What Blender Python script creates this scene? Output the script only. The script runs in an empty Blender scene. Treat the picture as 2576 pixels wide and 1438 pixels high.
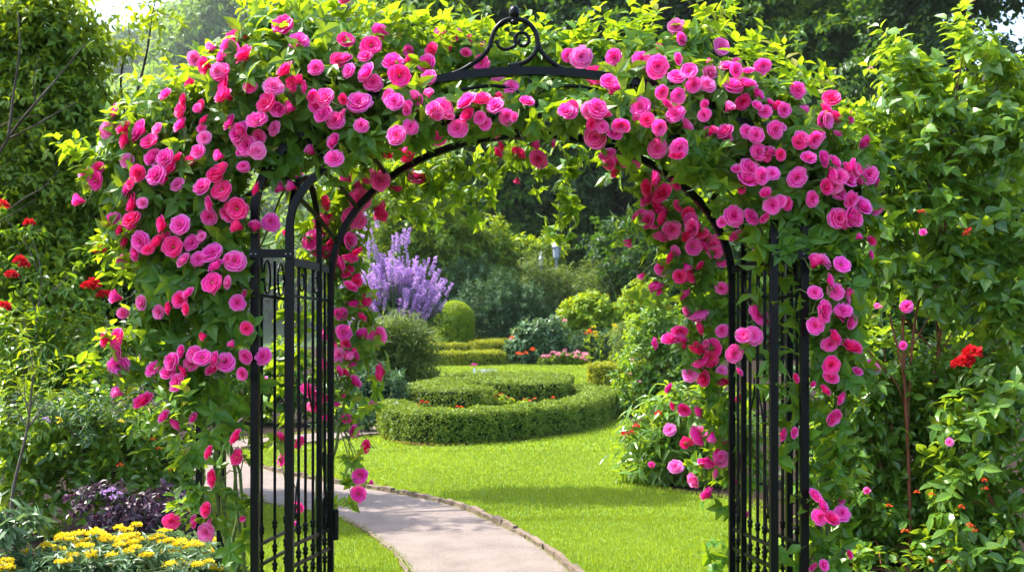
import bpy, math
import numpy as np

# ------------------------------------------------------------------ camera, world, sun, exposure
SC = bpy.context.scene
F, VX0, HZ, EYE = 2504.4, 1288.0, 890.0, 1.35      # photo measured on a 2576 x 1438 sheet
cam_d = bpy.data.cameras.new('camera')
cam_d.sensor_width = 36.0
cam_d.lens = 35.0
cam_d.shift_y = (HZ - 719.0) / 2576.0
cam_d.clip_end = 2000.0
cam_d.dof.use_dof = True
cam_d.dof.focus_distance = 5.4
cam_d.dof.aperture_fstop = 5.0
cam = bpy.data.objects.new('camera', cam_d)
cam.location = (0, 0, EYE)
cam.rotation_euler = (math.radians(90), 0, 0)
SC.collection.objects.link(cam)
SC.camera = cam

SUN_DIR = np.array([-0.56, 0.15, 0.84])
SUN_DIR = SUN_DIR / np.linalg.norm(SUN_DIR)
SUN_EL = math.asin(SUN_DIR[2])
SUN_AZ = math.atan2(SUN_DIR[0], SUN_DIR[1])
W = bpy.data.worlds.new('World')
SC.world = W
W.use_nodes = True
wn = W.node_tree
sky = wn.nodes.new('ShaderNodeTexSky')
sky.sky_type = 'NISHITA'
sky.sun_disc = False
sky.sun_elevation = SUN_EL
sky.sun_rotation = SUN_AZ
sky.air_density = 1.0
sky.dust_density = 3.0
sky.ozone_density = 1.0
bg = wn.nodes['Background']
bg.inputs['Strength'].default_value = 0.15
wn.links.new(sky.outputs[0], bg.inputs['Color'])

sun_d = bpy.data.lights.new('sun', 'SUN')
sun_d.energy = 2.8
sun_d.angle = math.radians(0.53)
sun_d.color = (1.0, 0.95, 0.85)
sun = bpy.data.objects.new('sun', sun_d)
SC.collection.objects.link(sun)
sun.rotation_euler = (math.pi / 2 - SUN_EL, 0, math.pi - SUN_AZ)
# a sun lamp shines along its local -Z: aim it away from SUN_DIR
from mathutils import Vector
sun.rotation_euler = Vector(SUN_DIR).to_track_quat('Z', 'Y').to_euler()

SC.view_settings.view_transform = 'Standard'
SC.view_settings.look = 'None'
SC.view_settings.exposure = 2.2
SC.view_settings.gamma = 1.0
SC.cycles.use_denoising = True
SC.cycles.max_bounces = 8
SC.cycles.diffuse_bounces = 4
SC.cycles.transmission_bounces = 6
SC.cycles.sample_clamp_indirect = 4.0
SC.cycles.caustics_reflective = False
SC.cycles.caustics_refractive = False

R = np.random.default_rng(11)
UP = np.array([0., 0., 1.])

# ------------------------------------------------------------------ geometry of the place
def terr(x, y):
    """height of the ground: level round the arch, rising gently to the far beds, then the wooded hill"""
    y = np.asarray(y, float)
    t = np.maximum(y - 7.0, 0.0)
    z = 0.045 * (t - 3.0 * (1 - np.exp(-t / 3.0)))
    far = np.maximum(y - 45.0, 0.0)
    return z - 0.045 * far * (far / (far + 6.0))

def P(vx, vy, Y):
    return np.array([(vx - VX0) / F * Y, Y, EYE - (vy - HZ) / F * Y])

def G(vx, vy):
    """the ground point the photograph shows at (vx, vy)"""
    Y = 8.0
    for _ in range(60):
        Yn = (EYE - float(terr(0, Y))) * F / max(vy - HZ, 4.0)
        Y = 0.6 * Y + 0.4 * min(Yn, 80)
    return np.array([(vx - VX0) / F * Y, Y, float(terr(0, Y))])

def unit(a):
    a = np.asarray(a, float)
    return a / np.maximum(np.linalg.norm(a, axis=-1, keepdims=True), 1e-9)

# ------------------------------------------------------------------ materials
def new_mat(name):
    m = bpy.data.materials.new(name)
    m.use_nodes = True
    nt = m.node_tree
    return m, nt, nt.nodes['Principled BSDF'], nt.nodes['Material Output']

def rgba(c):
    return (c[0], c[1], c[2], 1.0)

def plain(name, c, rough=0.6, spec=0.4, metal=0.0, noise=0.0, scale=40.0, bump=0.0):
    m, nt, b, out = new_mat(name)
    b.inputs['Roughness'].default_value = rough
    b.inputs['Specular IOR Level'].default_value = spec
    b.inputs['Metallic'].default_value = metal
    b.inputs['Base Color'].default_value = rgba(c)
    if noise or bump:
        tc = nt.nodes.new('ShaderNodeTexCoord')
        n = nt.nodes.new('ShaderNodeTexNoise')
        n.inputs['Scale'].default_value = scale
        n.inputs['Detail'].default_value = 6
        nt.links.new(tc.outputs['Object'], n.inputs['Vector'])
        if noise:
            mx = nt.nodes.new('ShaderNodeMixRGB')
            mx.inputs[1].default_value = rgba([v * (1 - noise) for v in c])
            mx.inputs[2].default_value = rgba([min(1, v * (1 + noise)) for v in c])
            nt.links.new(n.outputs['Fac'], mx.inputs[0])
            nt.links.new(mx.outputs[0], b.inputs['Base Color'])
        if bump:
            bp = nt.nodes.new('ShaderNodeBump')
            bp.inputs['Strength'].default_value = bump
            bp.inputs['Distance'].default_value = 0.01
            nt.links.new(n.outputs['Fac'], bp.inputs['Height'])
            nt.links.new(bp.outputs[0], b.inputs['Normal'])
    return m

def leaf_mat(name, c0, c1, tr, tfac=0.4, rough=0.42, spec=0.5):
    """a leaf: glossy skin over a translucent blade, its green varied leaf by leaf"""
    m, nt, b, out = new_mat(name)
    at = nt.nodes.new('ShaderNodeAttribute')
    at.attribute_name = 'tint'
    mx = nt.nodes.new('ShaderNodeMixRGB')
    mx.inputs[1].default_value = rgba(c0)
    mx.inputs[2].default_value = rgba(c1)
    nt.links.new(at.outputs['Fac'], mx.inputs[0])
    nt.links.new(mx.outputs[0], b.inputs['Base Color'])
    if name.endswith('leaf'):      # a few leaves gone yellow
        gt = nt.nodes.new('ShaderNodeMapRange')
        gt.inputs['From Min'].default_value = 0.955
        gt.inputs['From Max'].default_value = 0.985
        gt.inputs['To Max'].default_value = 0.8
        m3 = nt.nodes.new('ShaderNodeMixRGB')
        m3.inputs[2].default_value = (0.30, 0.22, 0.03, 1)
        nt.links.new(at.outputs['Fac'], gt.inputs['Value'])
        nt.links.new(gt.outputs[0], m3.inputs[0])
        nt.links.new(mx.outputs[0], m3.inputs[1])
        nt.links.new(m3.outputs[0], b.inputs['Base Color'])
    b.inputs['Roughness'].default_value = rough
    b.inputs['Specular IOR Level'].default_value = spec
    t = nt.nodes.new('ShaderNodeBsdfTranslucent')
    mt = nt.nodes.new('ShaderNodeMixRGB')
    mt.inputs[1].default_value = rgba([v * 0.6 for v in tr])
    mt.inputs[2].default_value = rgba(tr)
    nt.links.new(at.outputs['Fac'], mt.inputs[0])
    nt.links.new(mt.outputs[0], t.inputs['Color'])
    ms = nt.nodes.new('ShaderNodeMixShader')
    ms.inputs[0].default_value = tfac
    nt.links.new(b.outputs[0], ms.inputs[1])
    nt.links.new(t.outputs[0], ms.inputs[2])
    nt.links.new(ms.outputs[0], out.inputs['Surface'])
    return m

def petal_mat(name, core, mid, edge, tr, tfac=0.45):
    m, nt, b, out = new_mat(name)
    at = nt.nodes.new('ShaderNodeAttribute')
    at.attribute_name = 'tint'
    rp = nt.nodes.new('ShaderNodeValToRGB')
    e = rp.color_ramp.elements
    e[0].position = 0.12
    e[0].color = rgba(core)
    e[1].position = 0.97
    e[1].color = rgba(edge)  # petals' own pale margin, made lighter to imitate light on the rims
    k = e.new(0.55)
    k.color = rgba(mid)
    k2 = e.new(0.84)
    k2.color = rgba(mid)
    nt.links.new(at.outputs['Fac'], rp.inputs[0])
    oi = nt.nodes.new('ShaderNodeObjectInfo')
    hs = nt.nodes.new('ShaderNodeHueSaturation')
    mr = nt.nodes.new('ShaderNodeMapRange')
    mr.inputs['To Min'].default_value = 0.485
    mr.inputs['To Max'].default_value = 0.512
    nt.links.new(oi.outputs['Random'], mr.inputs['Value'])
    nt.links.new(mr.outputs[0], hs.inputs['Hue'])
    nt.links.new(rp.outputs[0], hs.inputs['Color'])
    nt.links.new(hs.outputs[0], b.inputs['Base Color'])
    b.inputs['Roughness'].default_value = 0.55
    b.inputs['Specular IOR Level'].default_value = 0.25
    t = nt.nodes.new('ShaderNodeBsdfTranslucent')
    t.inputs['Color'].default_value = rgba(tr)
    ms = nt.nodes.new('ShaderNodeMixShader')
    ms.inputs[0].default_value = tfac
    nt.links.new(b.outputs[0], ms.inputs[1])
    nt.links.new(t.outputs[0], ms.inputs[2])
    nt.links.new(ms.outputs[0], out.inputs['Surface'])
    return m

M = {}
M['rose_leaf'] = leaf_mat('rose_leaf', (0.036, 0.125, 0.012), (0.10, 0.25, 0.024), (0.42, 0.58, 0.012), 0.45, 0.42, 0.4)
M['petal_pink'] = petal_mat('petal_pink', (0.62, 0.0, 0.10), (0.95, 0.020, 0.48), (0.97, 0.36, 0.76), (1.0, 0.06, 0.46))
M['petal_red'] = petal_mat('petal_red', (0.45, 0.0, 0.02), (0.93, 0.012, 0.26), (0.96, 0.16, 0.52), (1.0, 0.03, 0.24))
M['petal_pale'] = petal_mat('petal_pale', (0.75, 0.01, 0.26), (0.92, 0.09, 0.54), (0.96, 0.46, 0.76), (1.0, 0.20, 0.55))
M['cane'] = plain('cane', (0.10, 0.14, 0.03), 0.6, noise=0.4)
M['calyx'] = plain('calyx', (0.10, 0.20, 0.03), 0.6)
M['stamen'] = plain('stamen', (0.75, 0.50, 0.08), 0.6)
M['iron'] = plain('iron', (0.0014, 0.0015, 0.0026), 0.36, 0.16, noise=0.3, scale=60, bump=0.05)
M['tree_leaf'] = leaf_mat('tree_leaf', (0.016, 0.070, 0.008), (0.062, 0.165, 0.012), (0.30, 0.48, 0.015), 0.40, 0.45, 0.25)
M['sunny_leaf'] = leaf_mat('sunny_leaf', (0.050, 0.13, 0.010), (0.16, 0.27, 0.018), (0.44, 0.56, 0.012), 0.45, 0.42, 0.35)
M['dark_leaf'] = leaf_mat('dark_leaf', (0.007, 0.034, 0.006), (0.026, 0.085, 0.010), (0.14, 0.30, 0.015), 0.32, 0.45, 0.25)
M['gloss_leaf'] = leaf_mat('gloss_leaf', (0.040, 0.125, 0.020), (0.16, 0.31, 0.040), (0.42, 0.58, 0.02), 0.47, 0.28, 0.6)
M['blue_leaf'] = leaf_mat('blue_leaf', (0.020, 0.070, 0.026), (0.055, 0.13, 0.046), (0.16, 0.28, 0.06), 0.28, 0.5, 0.25)
M['silver_leaf'] = leaf_mat('silver_leaf', (0.036, 0.11, 0.036), (0.11, 0.20, 0.085), (0.22, 0.34, 0.10), 0.28, 0.40, 0.5)
M['olive_leaf'] = leaf_mat('olive_leaf', (0.045, 0.10, 0.016), (0.13, 0.20, 0.045), (0.32, 0.42, 0.06), 0.36, 0.5, 0.25)
M['lime_leaf'] = leaf_mat('lime_leaf', (0.10, 0.21, 0.006), (0.25, 0.38, 0.010), (0.52, 0.62, 0.01), 0.40, 0.42, 0.4)
M['gold_leaf'] = leaf_mat('gold_leaf', (0.10, 0.17, 0.008), (0.26, 0.31, 0.012), (0.60, 0.58, 0.01), 0.40, 0.45, 0.4)
M['box_leaf'] = leaf_mat('box_leaf', (0.060, 0.130, 0.012), (0.20, 0.30, 0.032), (0.44, 0.54, 0.02), 0.22, 0.45, 0.3)
M['purple_leaf'] = leaf_mat('purple_leaf', (0.030, 0.014, 0.030), (0.075, 0.035, 0.070), (0.16, 0.06, 0.12), 0.25, 0.42, 0.5)
M['grass_blade'] = leaf_mat('grass_blade', (0.084, 0.165, 0.010), (0.170, 0.245, 0.017), (0.45, 0.56, 0.017), 0.42, 0.45, 0.35)
M['bark'] = plain('bark', (0.055, 0.042, 0.032), 0.85, 0.2, noise=0.5, scale=25, bump=0.6)
M['grey_bark'] = plain('grey_bark', (0.13, 0.11, 0.09), 0.85, 0.2, noise=0.5, scale=25, bump=0.5)
M['red_stem'] = plain('red_stem', (0.20, 0.06, 0.035), 0.7, 0.3, noise=0.4)
M['hedge_core'] = plain('hedge_core', (0.020, 0.036, 0.010), 0.9, 0.1)
M['soil'] = plain('soil', (0.020, 0.013, 0.009), 0.95, 0.1, noise=0.6, scale=30, bump=0.8)
M['mulch'] = plain('mulch', (0.075, 0.030, 0.018), 0.95, 0.1, noise=0.6, scale=60, bump=0.8)
M['edging'] = plain('edging', (0.15, 0.115, 0.085), 0.92, 0.15, noise=0.6, scale=18, bump=1.0)
M['lilac'] = leaf_mat('lilac', (0.34, 0.15, 0.48), (0.62, 0.40, 0.72), (0.70, 0.45, 0.85), 0.35, 0.6, 0.2)
M['yellow'] = leaf_mat('yellow', (0.72, 0.48, 0.01), (0.90, 0.72, 0.02), (0.9, 0.75, 0.03), 0.30, 0.6, 0.2)
M['scarlet'] = leaf_mat('scarlet', (0.50, 0.004, 0.010), (0.70, 0.016, 0.030), (0.8, 0.02, 0.03), 0.32, 0.6, 0.2)
M['orange'] = leaf_mat('orange', (0.75, 0.05, 0.015), (0.85, 0.14, 0.03), (0.9, 0.14, 0.03), 0.32, 0.6, 0.2)
M['rose_pink'] = leaf_mat('rose_pink', (0.80, 0.16, 0.30), (0.90, 0.45, 0.55), (0.9, 0.4, 0.5), 0.32, 0.6, 0.2)
M['white_petal'] = leaf_mat('white_petal', (0.62, 0.62, 0.66), (0.8, 0.8, 0.82), (0.8, 0.8, 0.8), 0.3, 0.6, 0.2)
M['zinc'] = plain('zinc', (0.26, 0.29, 0.34), 0.5, 0.5, metal=0.25, noise=0.25, scale=12)
M['tag_white'] = plain('tag_white', (0.75, 0.76, 0.78), 0.5)
M['tag_blue'] = plain('tag_blue', (0.04, 0.16, 0.55), 0.5)

# ------------------------------------------------------------------ mesh helpers
def mk_mesh(name, V, T, mats, midx=None, tint=None, smooth=False):
    V = np.asarray(V, np.float32)
    T = np.asarray(T, np.int32)
    me = bpy.data.meshes.new(name)
    me.vertices.add(len(V))
    me.vertices.foreach_set('co', V.ravel())
    n = len(T)
    me.loops.add(n * 3)
    me.loops.foreach_set('vertex_index', T.ravel())
    me.polygons.add(n)
    me.polygons.foreach_set('loop_start', np.arange(0, n * 3, 3, dtype=np.int32))
    me.polygons.foreach_set('loop_total', np.full(n, 3, np.int32))
    for m in mats:
        me.materials.append(m)
    if midx is not None:
        me.polygons.foreach_set('material_index', np.asarray(midx, np.int32))
    if smooth is not False:
        s = np.ones(n, bool) if smooth is True else np.asarray(smooth, bool)
        me.polygons.foreach_set('use_smooth', s)
    if tint is not None:
        a = me.attributes.new('tint', 'FLOAT', 'POINT')
        a.data.foreach_set('value', np.asarray(tint, np.float32))
    me.update(calc_edges=True)
    return me

def join(pieces):
    """pieces: (V, T, material index, tint array, smooth) -> one set of arrays"""
    Vs, Ts, Ms, Ti, Sm, off = [], [], [], [], [], 0
    for p in pieces:
        V, T = np.asarray(p[0], float), np.asarray(p[1], int)
        if not len(V):
            continue
        mi = p[2] if len(p) > 2 else 0
        ti = p[3] if len(p) > 3 and p[3] is not None else np.full(len(V), 0.5)
        sm = p[4] if len(p) > 4 else False
        Vs.append(V)
        Ts.append(T + off)
        Ms.append(np.full(len(T), mi) if np.isscalar(mi) else np.asarray(mi))
        Ti.append(ti)
        Sm.append(np.full(len(T), sm))
        off += len(V)
    return np.concatenate(Vs), np.concatenate(Ts), np.concatenate(Ms), np.concatenate(Ti), np.concatenate(Sm)

def link(o, parent=None):
    SC.collection.objects.link(o)
    if parent is not None:
        o.parent = parent
    return o

def tag(o, label, cat, group=None):
    o['label'] = label
    o['category'] = cat
    if group:
        o['group'] = group
    return o

def thing(name, label, cat, loc, group=None):
    o = bpy.data.objects.new(name, None)
    o.empty_display_size = 0.1
    o.location = tuple(float(v) for v in loc)
    link(o)
    return tag(o, label, cat, group)

def world_loc(o):
    l = np.zeros(3)
    while o is not None:
        l = l + np.array(o.location)
        o = o.parent
    return l

def part(name, pieces, mats, parent=None, loc=None):
    """one mesh object from world-space pieces, its origin at its parent (or at loc)"""
    V, T, mi, ti, sm = join(pieces)
    base = world_loc(parent) if parent is not None else (np.zeros(3) if loc is None else np.asarray(loc, float))
    me = mk_mesh(name, V - base, T, mats, mi, ti, sm)
    o = bpy.data.objects.new(name, me)
    if parent is None:
        o.location = tuple(float(v) for v in base)
    return link(o, parent)

def structure(name, pieces, mats):
    o = part(name, pieces, mats)
    o['kind'] = 'structure'
    return o

def tube(pts, rad, n=6, caps=True):
    pts = np.asarray(pts, float)
    k = len(pts)
    rad = np.full(k, rad, float) if np.isscalar(rad) else np.asarray(rad, float)
    tan = unit(np.gradient(pts, axis=0))
    ref = np.array([0.31, 0.17, 0.93]) if abs(tan[0] @ np.array([0.31, 0.17, 0.93])) < 0.85 else np.array([0.9, 0.3, 0.1])
    u = unit(np.cross(tan, ref))
    v = np.cross(tan, u)
    a = np.linspace(0, 2 * np.pi, n, endpoint=False)
    V = (pts[:, None, :] + rad[:, None, None] * (np.cos(a)[None, :, None] * u[:, None, :] + np.sin(a)[None, :, None] * v[:, None, :])).reshape(-1, 3)
    T = []
    for i in range(k - 1):
        for j in range(n):
            a0, a1 = i * n + j, i * n + (j + 1) % n
            b0, b1 = a0 + n, a1 + n
            T += [(a0, a1, b1), (a0, b1, b0)]
    if caps:
        for j in range(1, n - 1):
            T.append((0, j + 1, j))
            T.append(((k - 1) * n, (k - 1) * n + j, (k - 1) * n + j + 1))
    return V, np.array(T)

def bar(pts, w, d, out=None):
    """a flat or square bar swept along pts; w across (sideways), d in depth"""
    pts = np.asarray(pts, float)
    k = len(pts)
    tan = unit(np.gradient(pts, axis=0))
    Yv = np.array([0., 1., 0.]) if out is None else np.asarray(out, float)
    side = unit(np.cross(tan, Yv))
    dep = unit(np.cross(side, tan))
    V = []
    for sx, sy in ((-1, -1), (1, -1), (1, 1), (-1, 1)):
        V.append(pts + side * sx * w / 2 + dep * sy * d / 2)
    V = np.stack(V, 1).reshape(-1, 3)
    T = []
    for i in range(k - 1):
        for j in range(4):
            a0, a1 = i * 4 + j, i * 4 + (j + 1) % 4
            T += [(a0, a1, a1 + 4), (a0, a1 + 4, a0 + 4)]
    T += [(0, 2, 1), (0, 3, 2)]
    e = (k - 1) * 4
    T += [(e, e + 1, e + 2), (e, e + 2, e + 3)]
    return V, np.array(T)

def box(c, s):
    c, s = np.asarray(c, float), np.asarray(s, float) / 2
    V = np.array([[x, y, z] for x in (-1, 1) for y in (-1, 1) for z in (-1, 1)]) * s + c
    T = np.array([(0, 1, 3), (0, 3, 2), (4, 6, 7), (4, 7, 5), (0, 4, 5), (0, 5, 1), (2, 3, 7), (2, 7, 6), (0, 2, 6), (0, 6, 4), (1, 5, 7), (1, 7, 3)])
    return V, T

def lathe(c, prof, n=16):
    """prof: (radius, height) pairs turned round the vertical through c"""
    c = np.asarray(c, float)
    a = np.linspace(0, 2 * np.pi, n, endpoint=False)
    V = np.array([[c[0] + r * math.cos(t), c[1] + r * math.sin(t), c[2] + h] for r, h in prof for t in a])
    T = []
    for i in range(len(prof) - 1):
        for j in range(n):
            a0, a1 = i * n + j, i * n + (j + 1) % n
            T += [(a0, a1, a1 + n), (a0, a1 + n, a0 + n)]
    return V, np.array(T)

def spline(pts, m=12, closed=False):
    """Catmull-Rom through pts"""
    p = np.asarray(pts, float)
    if closed:
        q = np.vstack([p[-1], p, p[0], p[1]])
    else:
        q = np.vstack([2 * p[0] - p[1], p, 2 * p[-1] - p[-2]])
    out = []
    for i in range(1, len(q) - 2):
        for s in np.linspace(0, 1, m, endpoint=False):
            a, b, c, d = q[i - 1], q[i], q[i + 1], q[i + 2]
            out.append(0.5 * (2 * b + (c - a) * s + (2 * a - 5 * b + 4 * c - d) * s * s + (3 * b - a - 3 * c + d) * s ** 3))
    if not closed:
        out.append(q[-2])
    return np.array(out)

# ------------------------------------------------------------------ leaves
def _leaf(rows, fold, bend):
    """rows: (t, half width) from base to tip; a blade folded along its midrib and bent down towards the tip"""
    V, T = [(0, 0, 0)], []
    prev = None
    for t, w in rows:
        z = -bend * t * t
        i = len(V)
        V += [(-w, t, z + fold * w), (0, t, z), (w, t, z + fold * w)]
        if prev is None:
            T += [(0, i + 1, i), (0, i + 2, i + 1)]
        else:
            T += [(prev, prev + 1, i + 1), (prev, i + 1, i), (prev + 1, prev + 2, i + 2), (prev + 1, i + 2, i + 1)]
        prev = i
    V.append((0, 1, -bend))
    n = len(V) - 1
    T += [(prev, prev + 1, n), (prev + 1, prev + 2, n)]
    return np.array(V, float), np.array(T)

LEAF = {
    'small': _leaf([(0.45, 0.27)], 0.5, 0.15),
    'ovate': _leaf([(0.22, 0.20), (0.50, 0.27), (0.78, 0.15)], 0.45, 0.28),
    'rose': _leaf([(0.16, 0.17), (0.40, 0.27), (0.70, 0.17)], 0.40, 0.30),
    'heart': _leaf([(0.10, 0.26), (0.32, 0.37), (0.65, 0.22)], 0.35, 0.25),
    'lance': _leaf([(0.3, 0.12), (0.65, 0.10)], 0.45, 0.30),
    'needle': _leaf([(0.4, 0.05)], 0.3, 0.15),
    'petal': _leaf([(0.4, 0.30), (0.8, 0.34)], -0.3, -0.2),
}

def place(kind, pos, ax, nrm, L, tint):
    tv, tt = LEAF[kind]
    pos, ax = np.asarray(pos, float), unit(ax)
    x = unit(np.cross(ax, nrm))
    n = np.cross(x, ax)
    L = np.broadcast_to(np.asarray(L, float), (len(pos),))
    V = pos[:, None, :] + L[:, None, None] * (tv[None, :, 0, None] * x[:, None, :] + tv[None, :, 1, None] * ax[:, None, :] + tv[None, :, 2, None] * n[:, None, :])
    k = len(tv)
    T = (np.arange(len(pos)) * k)[:, None, None] + tt[None]
    return V.reshape(-1, 3), T.reshape(-1, 3), np.repeat(tint, k)

def basis(d):
    r = np.where(np.abs(d[:, 2:3]) > 0.9, np.array([[1., 0, 0]]), UP[None])
    u = unit(np.cross(d, r))
    return u, np.cross(d, u)

def twigs(kind, pos, d, tl, K, L, droop=0.25, upness=0.9, spread=1.0, whorl=False, rough=0.5, tvar=0.5):
    """leafy twigs: K leaves set spirally along each (or all round its tip)"""
    N = len(pos)
    d = unit(d)
    u, v = basis(d)
    tl = np.broadcast_to(np.asarray(tl, float), (N,))
    k = np.arange(K)
    s = np.broadcast_to((np.ones(K) * 0.95 if whorl else (k + 0.6) / K)[None], (N, K))
    s = s + R.uniform(-0.06, 0.06, (N, K))
    phi = R.uniform(0, 6.28, (N, 1)) + (k * 2 * np.pi / K if whorl else k * 2.4)[None] + R.normal(0, 0.25, (N, K))
    rad = np.cos(phi)[..., None] * u[:, None] + np.sin(phi)[..., None] * v[:, None]
    p = pos[:, None] + d[:, None] * (tl[:, None] * s)[..., None] - UP * (droop * tl[:, None] * s * s)[..., None]
    ax = d[:, None] * (0.35 if whorl else 0.25 + 0.5 * s[..., None]) + rad * spread - UP * droop + R.normal(0, 0.15, (N, K, 3))
    if whorl:
        nr = d[:, None] * 1.2 + UP * 0.4 * upness + R.normal(0, rough * 0.6, (N, K, 3))
    else:
        nr = UP * upness + d[:, None] * 0.6 + R.normal(0, rough, (N, K, 3))
    LL = np.asarray(L) * R.uniform(0.65, 1.15, (N, K))
    ti = np.clip(R.uniform(0, 1, (N, 1)) * tvar + R.uniform(0, 1, (N, K)) * (1 - tvar), 0, 1)
    return place(kind, p.reshape(-1, 3), ax.reshape(-1, 3), nr.reshape(-1, 3), LL.ravel(), ti.ravel())

def blob_pts(blobs, dens, shell=(0.55, 1.0)):
    """points through ellipsoids (centre, radii); dens points per square metre of surface; the outward way too"""
    Ps, Ds = [], []
    for c, r in blobs:
        r = np.asarray(r, float)
        area = 4 * np.pi * ((r[0] * r[1]) ** 1.6 / 3 + (r[0] * r[2]) ** 1.6 / 3 + (r[1] * r[2]) ** 1.6 / 3) ** (1 / 1.6)
        n = max(3, int(area * dens))
        q = unit(R.normal(0, 1, (n, 3)))
        f = shell[0] + (shell[1] - shell[0]) * R.uniform(0, 1, (n, 1)) ** 0.6
        lump = 1 + 0.16 * np.sin(q[:, :1] * 5 + c[0] * 3) * np.cos(q[:, 2:] * 6 + c[2] * 5)
        Ps.append(np.asarray(c)[None] + q * r[None] * f * lump)
        Ds.append(unit(q / r[None]))
    return np.concatenate(Ps), np.concatenate(Ds)

def bough_pts(blobs, nb, tw, size):
    """twig points gathered on flat drooping boughs that stand out of each crown mass"""
    Ps, Ds = [], []
    med = np.median([np.mean(b[1]) for b in blobs])
    nb0 = nb
    for c, r in blobs:
        r = np.asarray(r, float)
        nb = max(2, int(nb0 * min(1.6, (r.mean() / med) ** 1.8)))
        q = unit(R.normal(0, 1, (nb, 3)))
        cen = np.asarray(c) + q * r * R.uniform(0.45, 1.0, (nb, 1))
        hor = q.copy()
        hor[:, 2] = 0
        hor = unit(hor + 1e-6)
        o = R.normal(0, 1, (nb, tw, 3)) * np.array([1, 1, 0.22]) * (size * R.uniform(0.6, 1.3, (nb, 1, 1)))
        along = (o * hor[:, None]).sum(-1)
        o[..., 2] -= 0.45 * np.maximum(along, 0) + 0.12 * np.abs(along)
        Ps.append((cen[:, None] + o).reshape(-1, 3))
        d = hor[:, None] * 0.8 + unit(o) * 0.8 + np.array([0, 0, -0.05])
        Ds.append(unit(d).reshape(-1, 3))
    return np.concatenate(Ps), np.concatenate(Ds)

def px_blobs(lst, Y, depth=1.0):
    """(vx, vy, radius[, Y]) on the photo's sheet -> ellipsoids standing at their distance"""
    out = []
    for b in lst:
        y = b[3] if len(b) > 3 else Y
        r = b[2] / F * y
        out.append((P(b[0], b[1], y), (r, r * depth, r)))
    return out

def limbs(base, blobs, r0, fork=0.35, n=6):
    """a trunk from base with a curved limb to each blob"""
    base = np.asarray(base, float)
    cs = np.array([b[0] for b in blobs])
    top = cs.mean(0)
    h = top[2] - base[2]
    trunk = spline([base, base + (top - base) * np.array([0.1, 0.1, 0.3]) + R.normal(0, 0.03 * h, 3), base * 0.3 + top * 0.7, top], 6)
    pcs = [tube(trunk, np.linspace(r0, r0 * 0.35, len(trunk)), 8) + (0, None, True)]
    for c, r in blobs:
        lo = np.where(trunk[:, 2] < max(c[2] - 0.15 * h, base[2] + fork * h))[0]
        i = int(lo[-1]) if len(lo) else len(trunk) // 2
        s = trunk[i]
        mid = (s + c) / 2 + np.array([0, 0, 0.10 * np.linalg.norm(c - s)]) + R.normal(0, 0.05, 3) * np.linalg.norm(c - s)
        e = c + (c - s) * 0.2 + R.normal(0, 0.3, 3) * np.asarray(r) * 0.5
        q = spline([s, mid, c, e], 5)
        pcs.append(tube(q, np.linspace(r0 * 0.33, r0 * 0.04, len(q)), 5) + (0, None, True))
    return pcs

def dir_mix(out, o=0.7, up=0.3, tow=0.0, rnd=0.35):
    return unit(out * o + UP * up + np.array([0, -1., 0]) * tow + R.normal(0, rnd, out.shape))

def shrub(name, label, cat, base, blobs, leaf, mat, L, K, dens, tl, group=None, stem='bark', r0=0.02, droop=0.2, upness=0.9, shell=(0.5, 1.0), foliage='foliage', up=0.3, spread=1.0, stems='stems', whorl=False, boughs=None):
    base = np.array([base[0], base[1], float(terr(base[0], base[1]))])
    t = thing(name, label, cat, base, group)
    p, d = bough_pts(blobs, *boughs) if boughs else blob_pts(blobs, dens, shell)
    ok = p[:, 2] > terr(p[:, 0], p[:, 1]) + 0.02
    p, d = p[ok], d[ok]
    dd = dir_mix(d, 0.75, up)
    V, T, ti = twigs(leaf, p, dd, tl, K, L, droop, upness, spread, whorl)
    part(foliage, [(V, T, 0, ti)], [M[mat]], t)
    part(stems, limbs(base, blobs, r0), [M[stem]], t)
    return t

# ------------------------------------------------------------------ ground, lawn, path, beds
YS = np.concatenate([np.arange(-6, 7, 1.0), np.arange(7, 46, 0.5), np.arange(46, 60, 2.0), np.array([60, 70, 85, 110, 150, 220, 400, 900.])])

def strip(ys, xl, xr, dz, cols=1):
    V, T = [], []
    for i, y in enumerate(ys):
        z = float(terr(0, y)) + dz
        for c in range(cols + 1):
            V.append((xl[i] + (xr[i] - xl[i]) * c / cols, y, z))
    n = cols + 1
    for i in range(len(ys) - 1):
        for c in range(cols):
            a = i * n + c
            T += [(a, a + 1, a + n + 1), (a, a + n + 1, a + n)]
    return np.array(V), np.array(T)

def XL(y):
    return np.interp(y, [0, 5, 6.2, 7.5, 9, 10, 11.5, 13, 14.3, 15, 20, 24, 28, 34, 35], [-1.7, -1.68, -1.75, -2.1, -2.75, -3.4, -4.2, -4.3, -3.0, -2.15, -1.75, -2.1, -3.0, -4, -4])

def XR(y):
    return np.interp(y, [0, 5, 6.2, 8, 9, 9.5, 10, 11, 12, 14, 16.5, 18, 22, 26, 33, 35], [1.75, 1.75, 1.85, 2.05, 2.1, 1.5, 1.15, 1.25, 1.5, 1.8, 1.75, 2.0, 2.5, 3.2, 4.5, 5])

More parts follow.
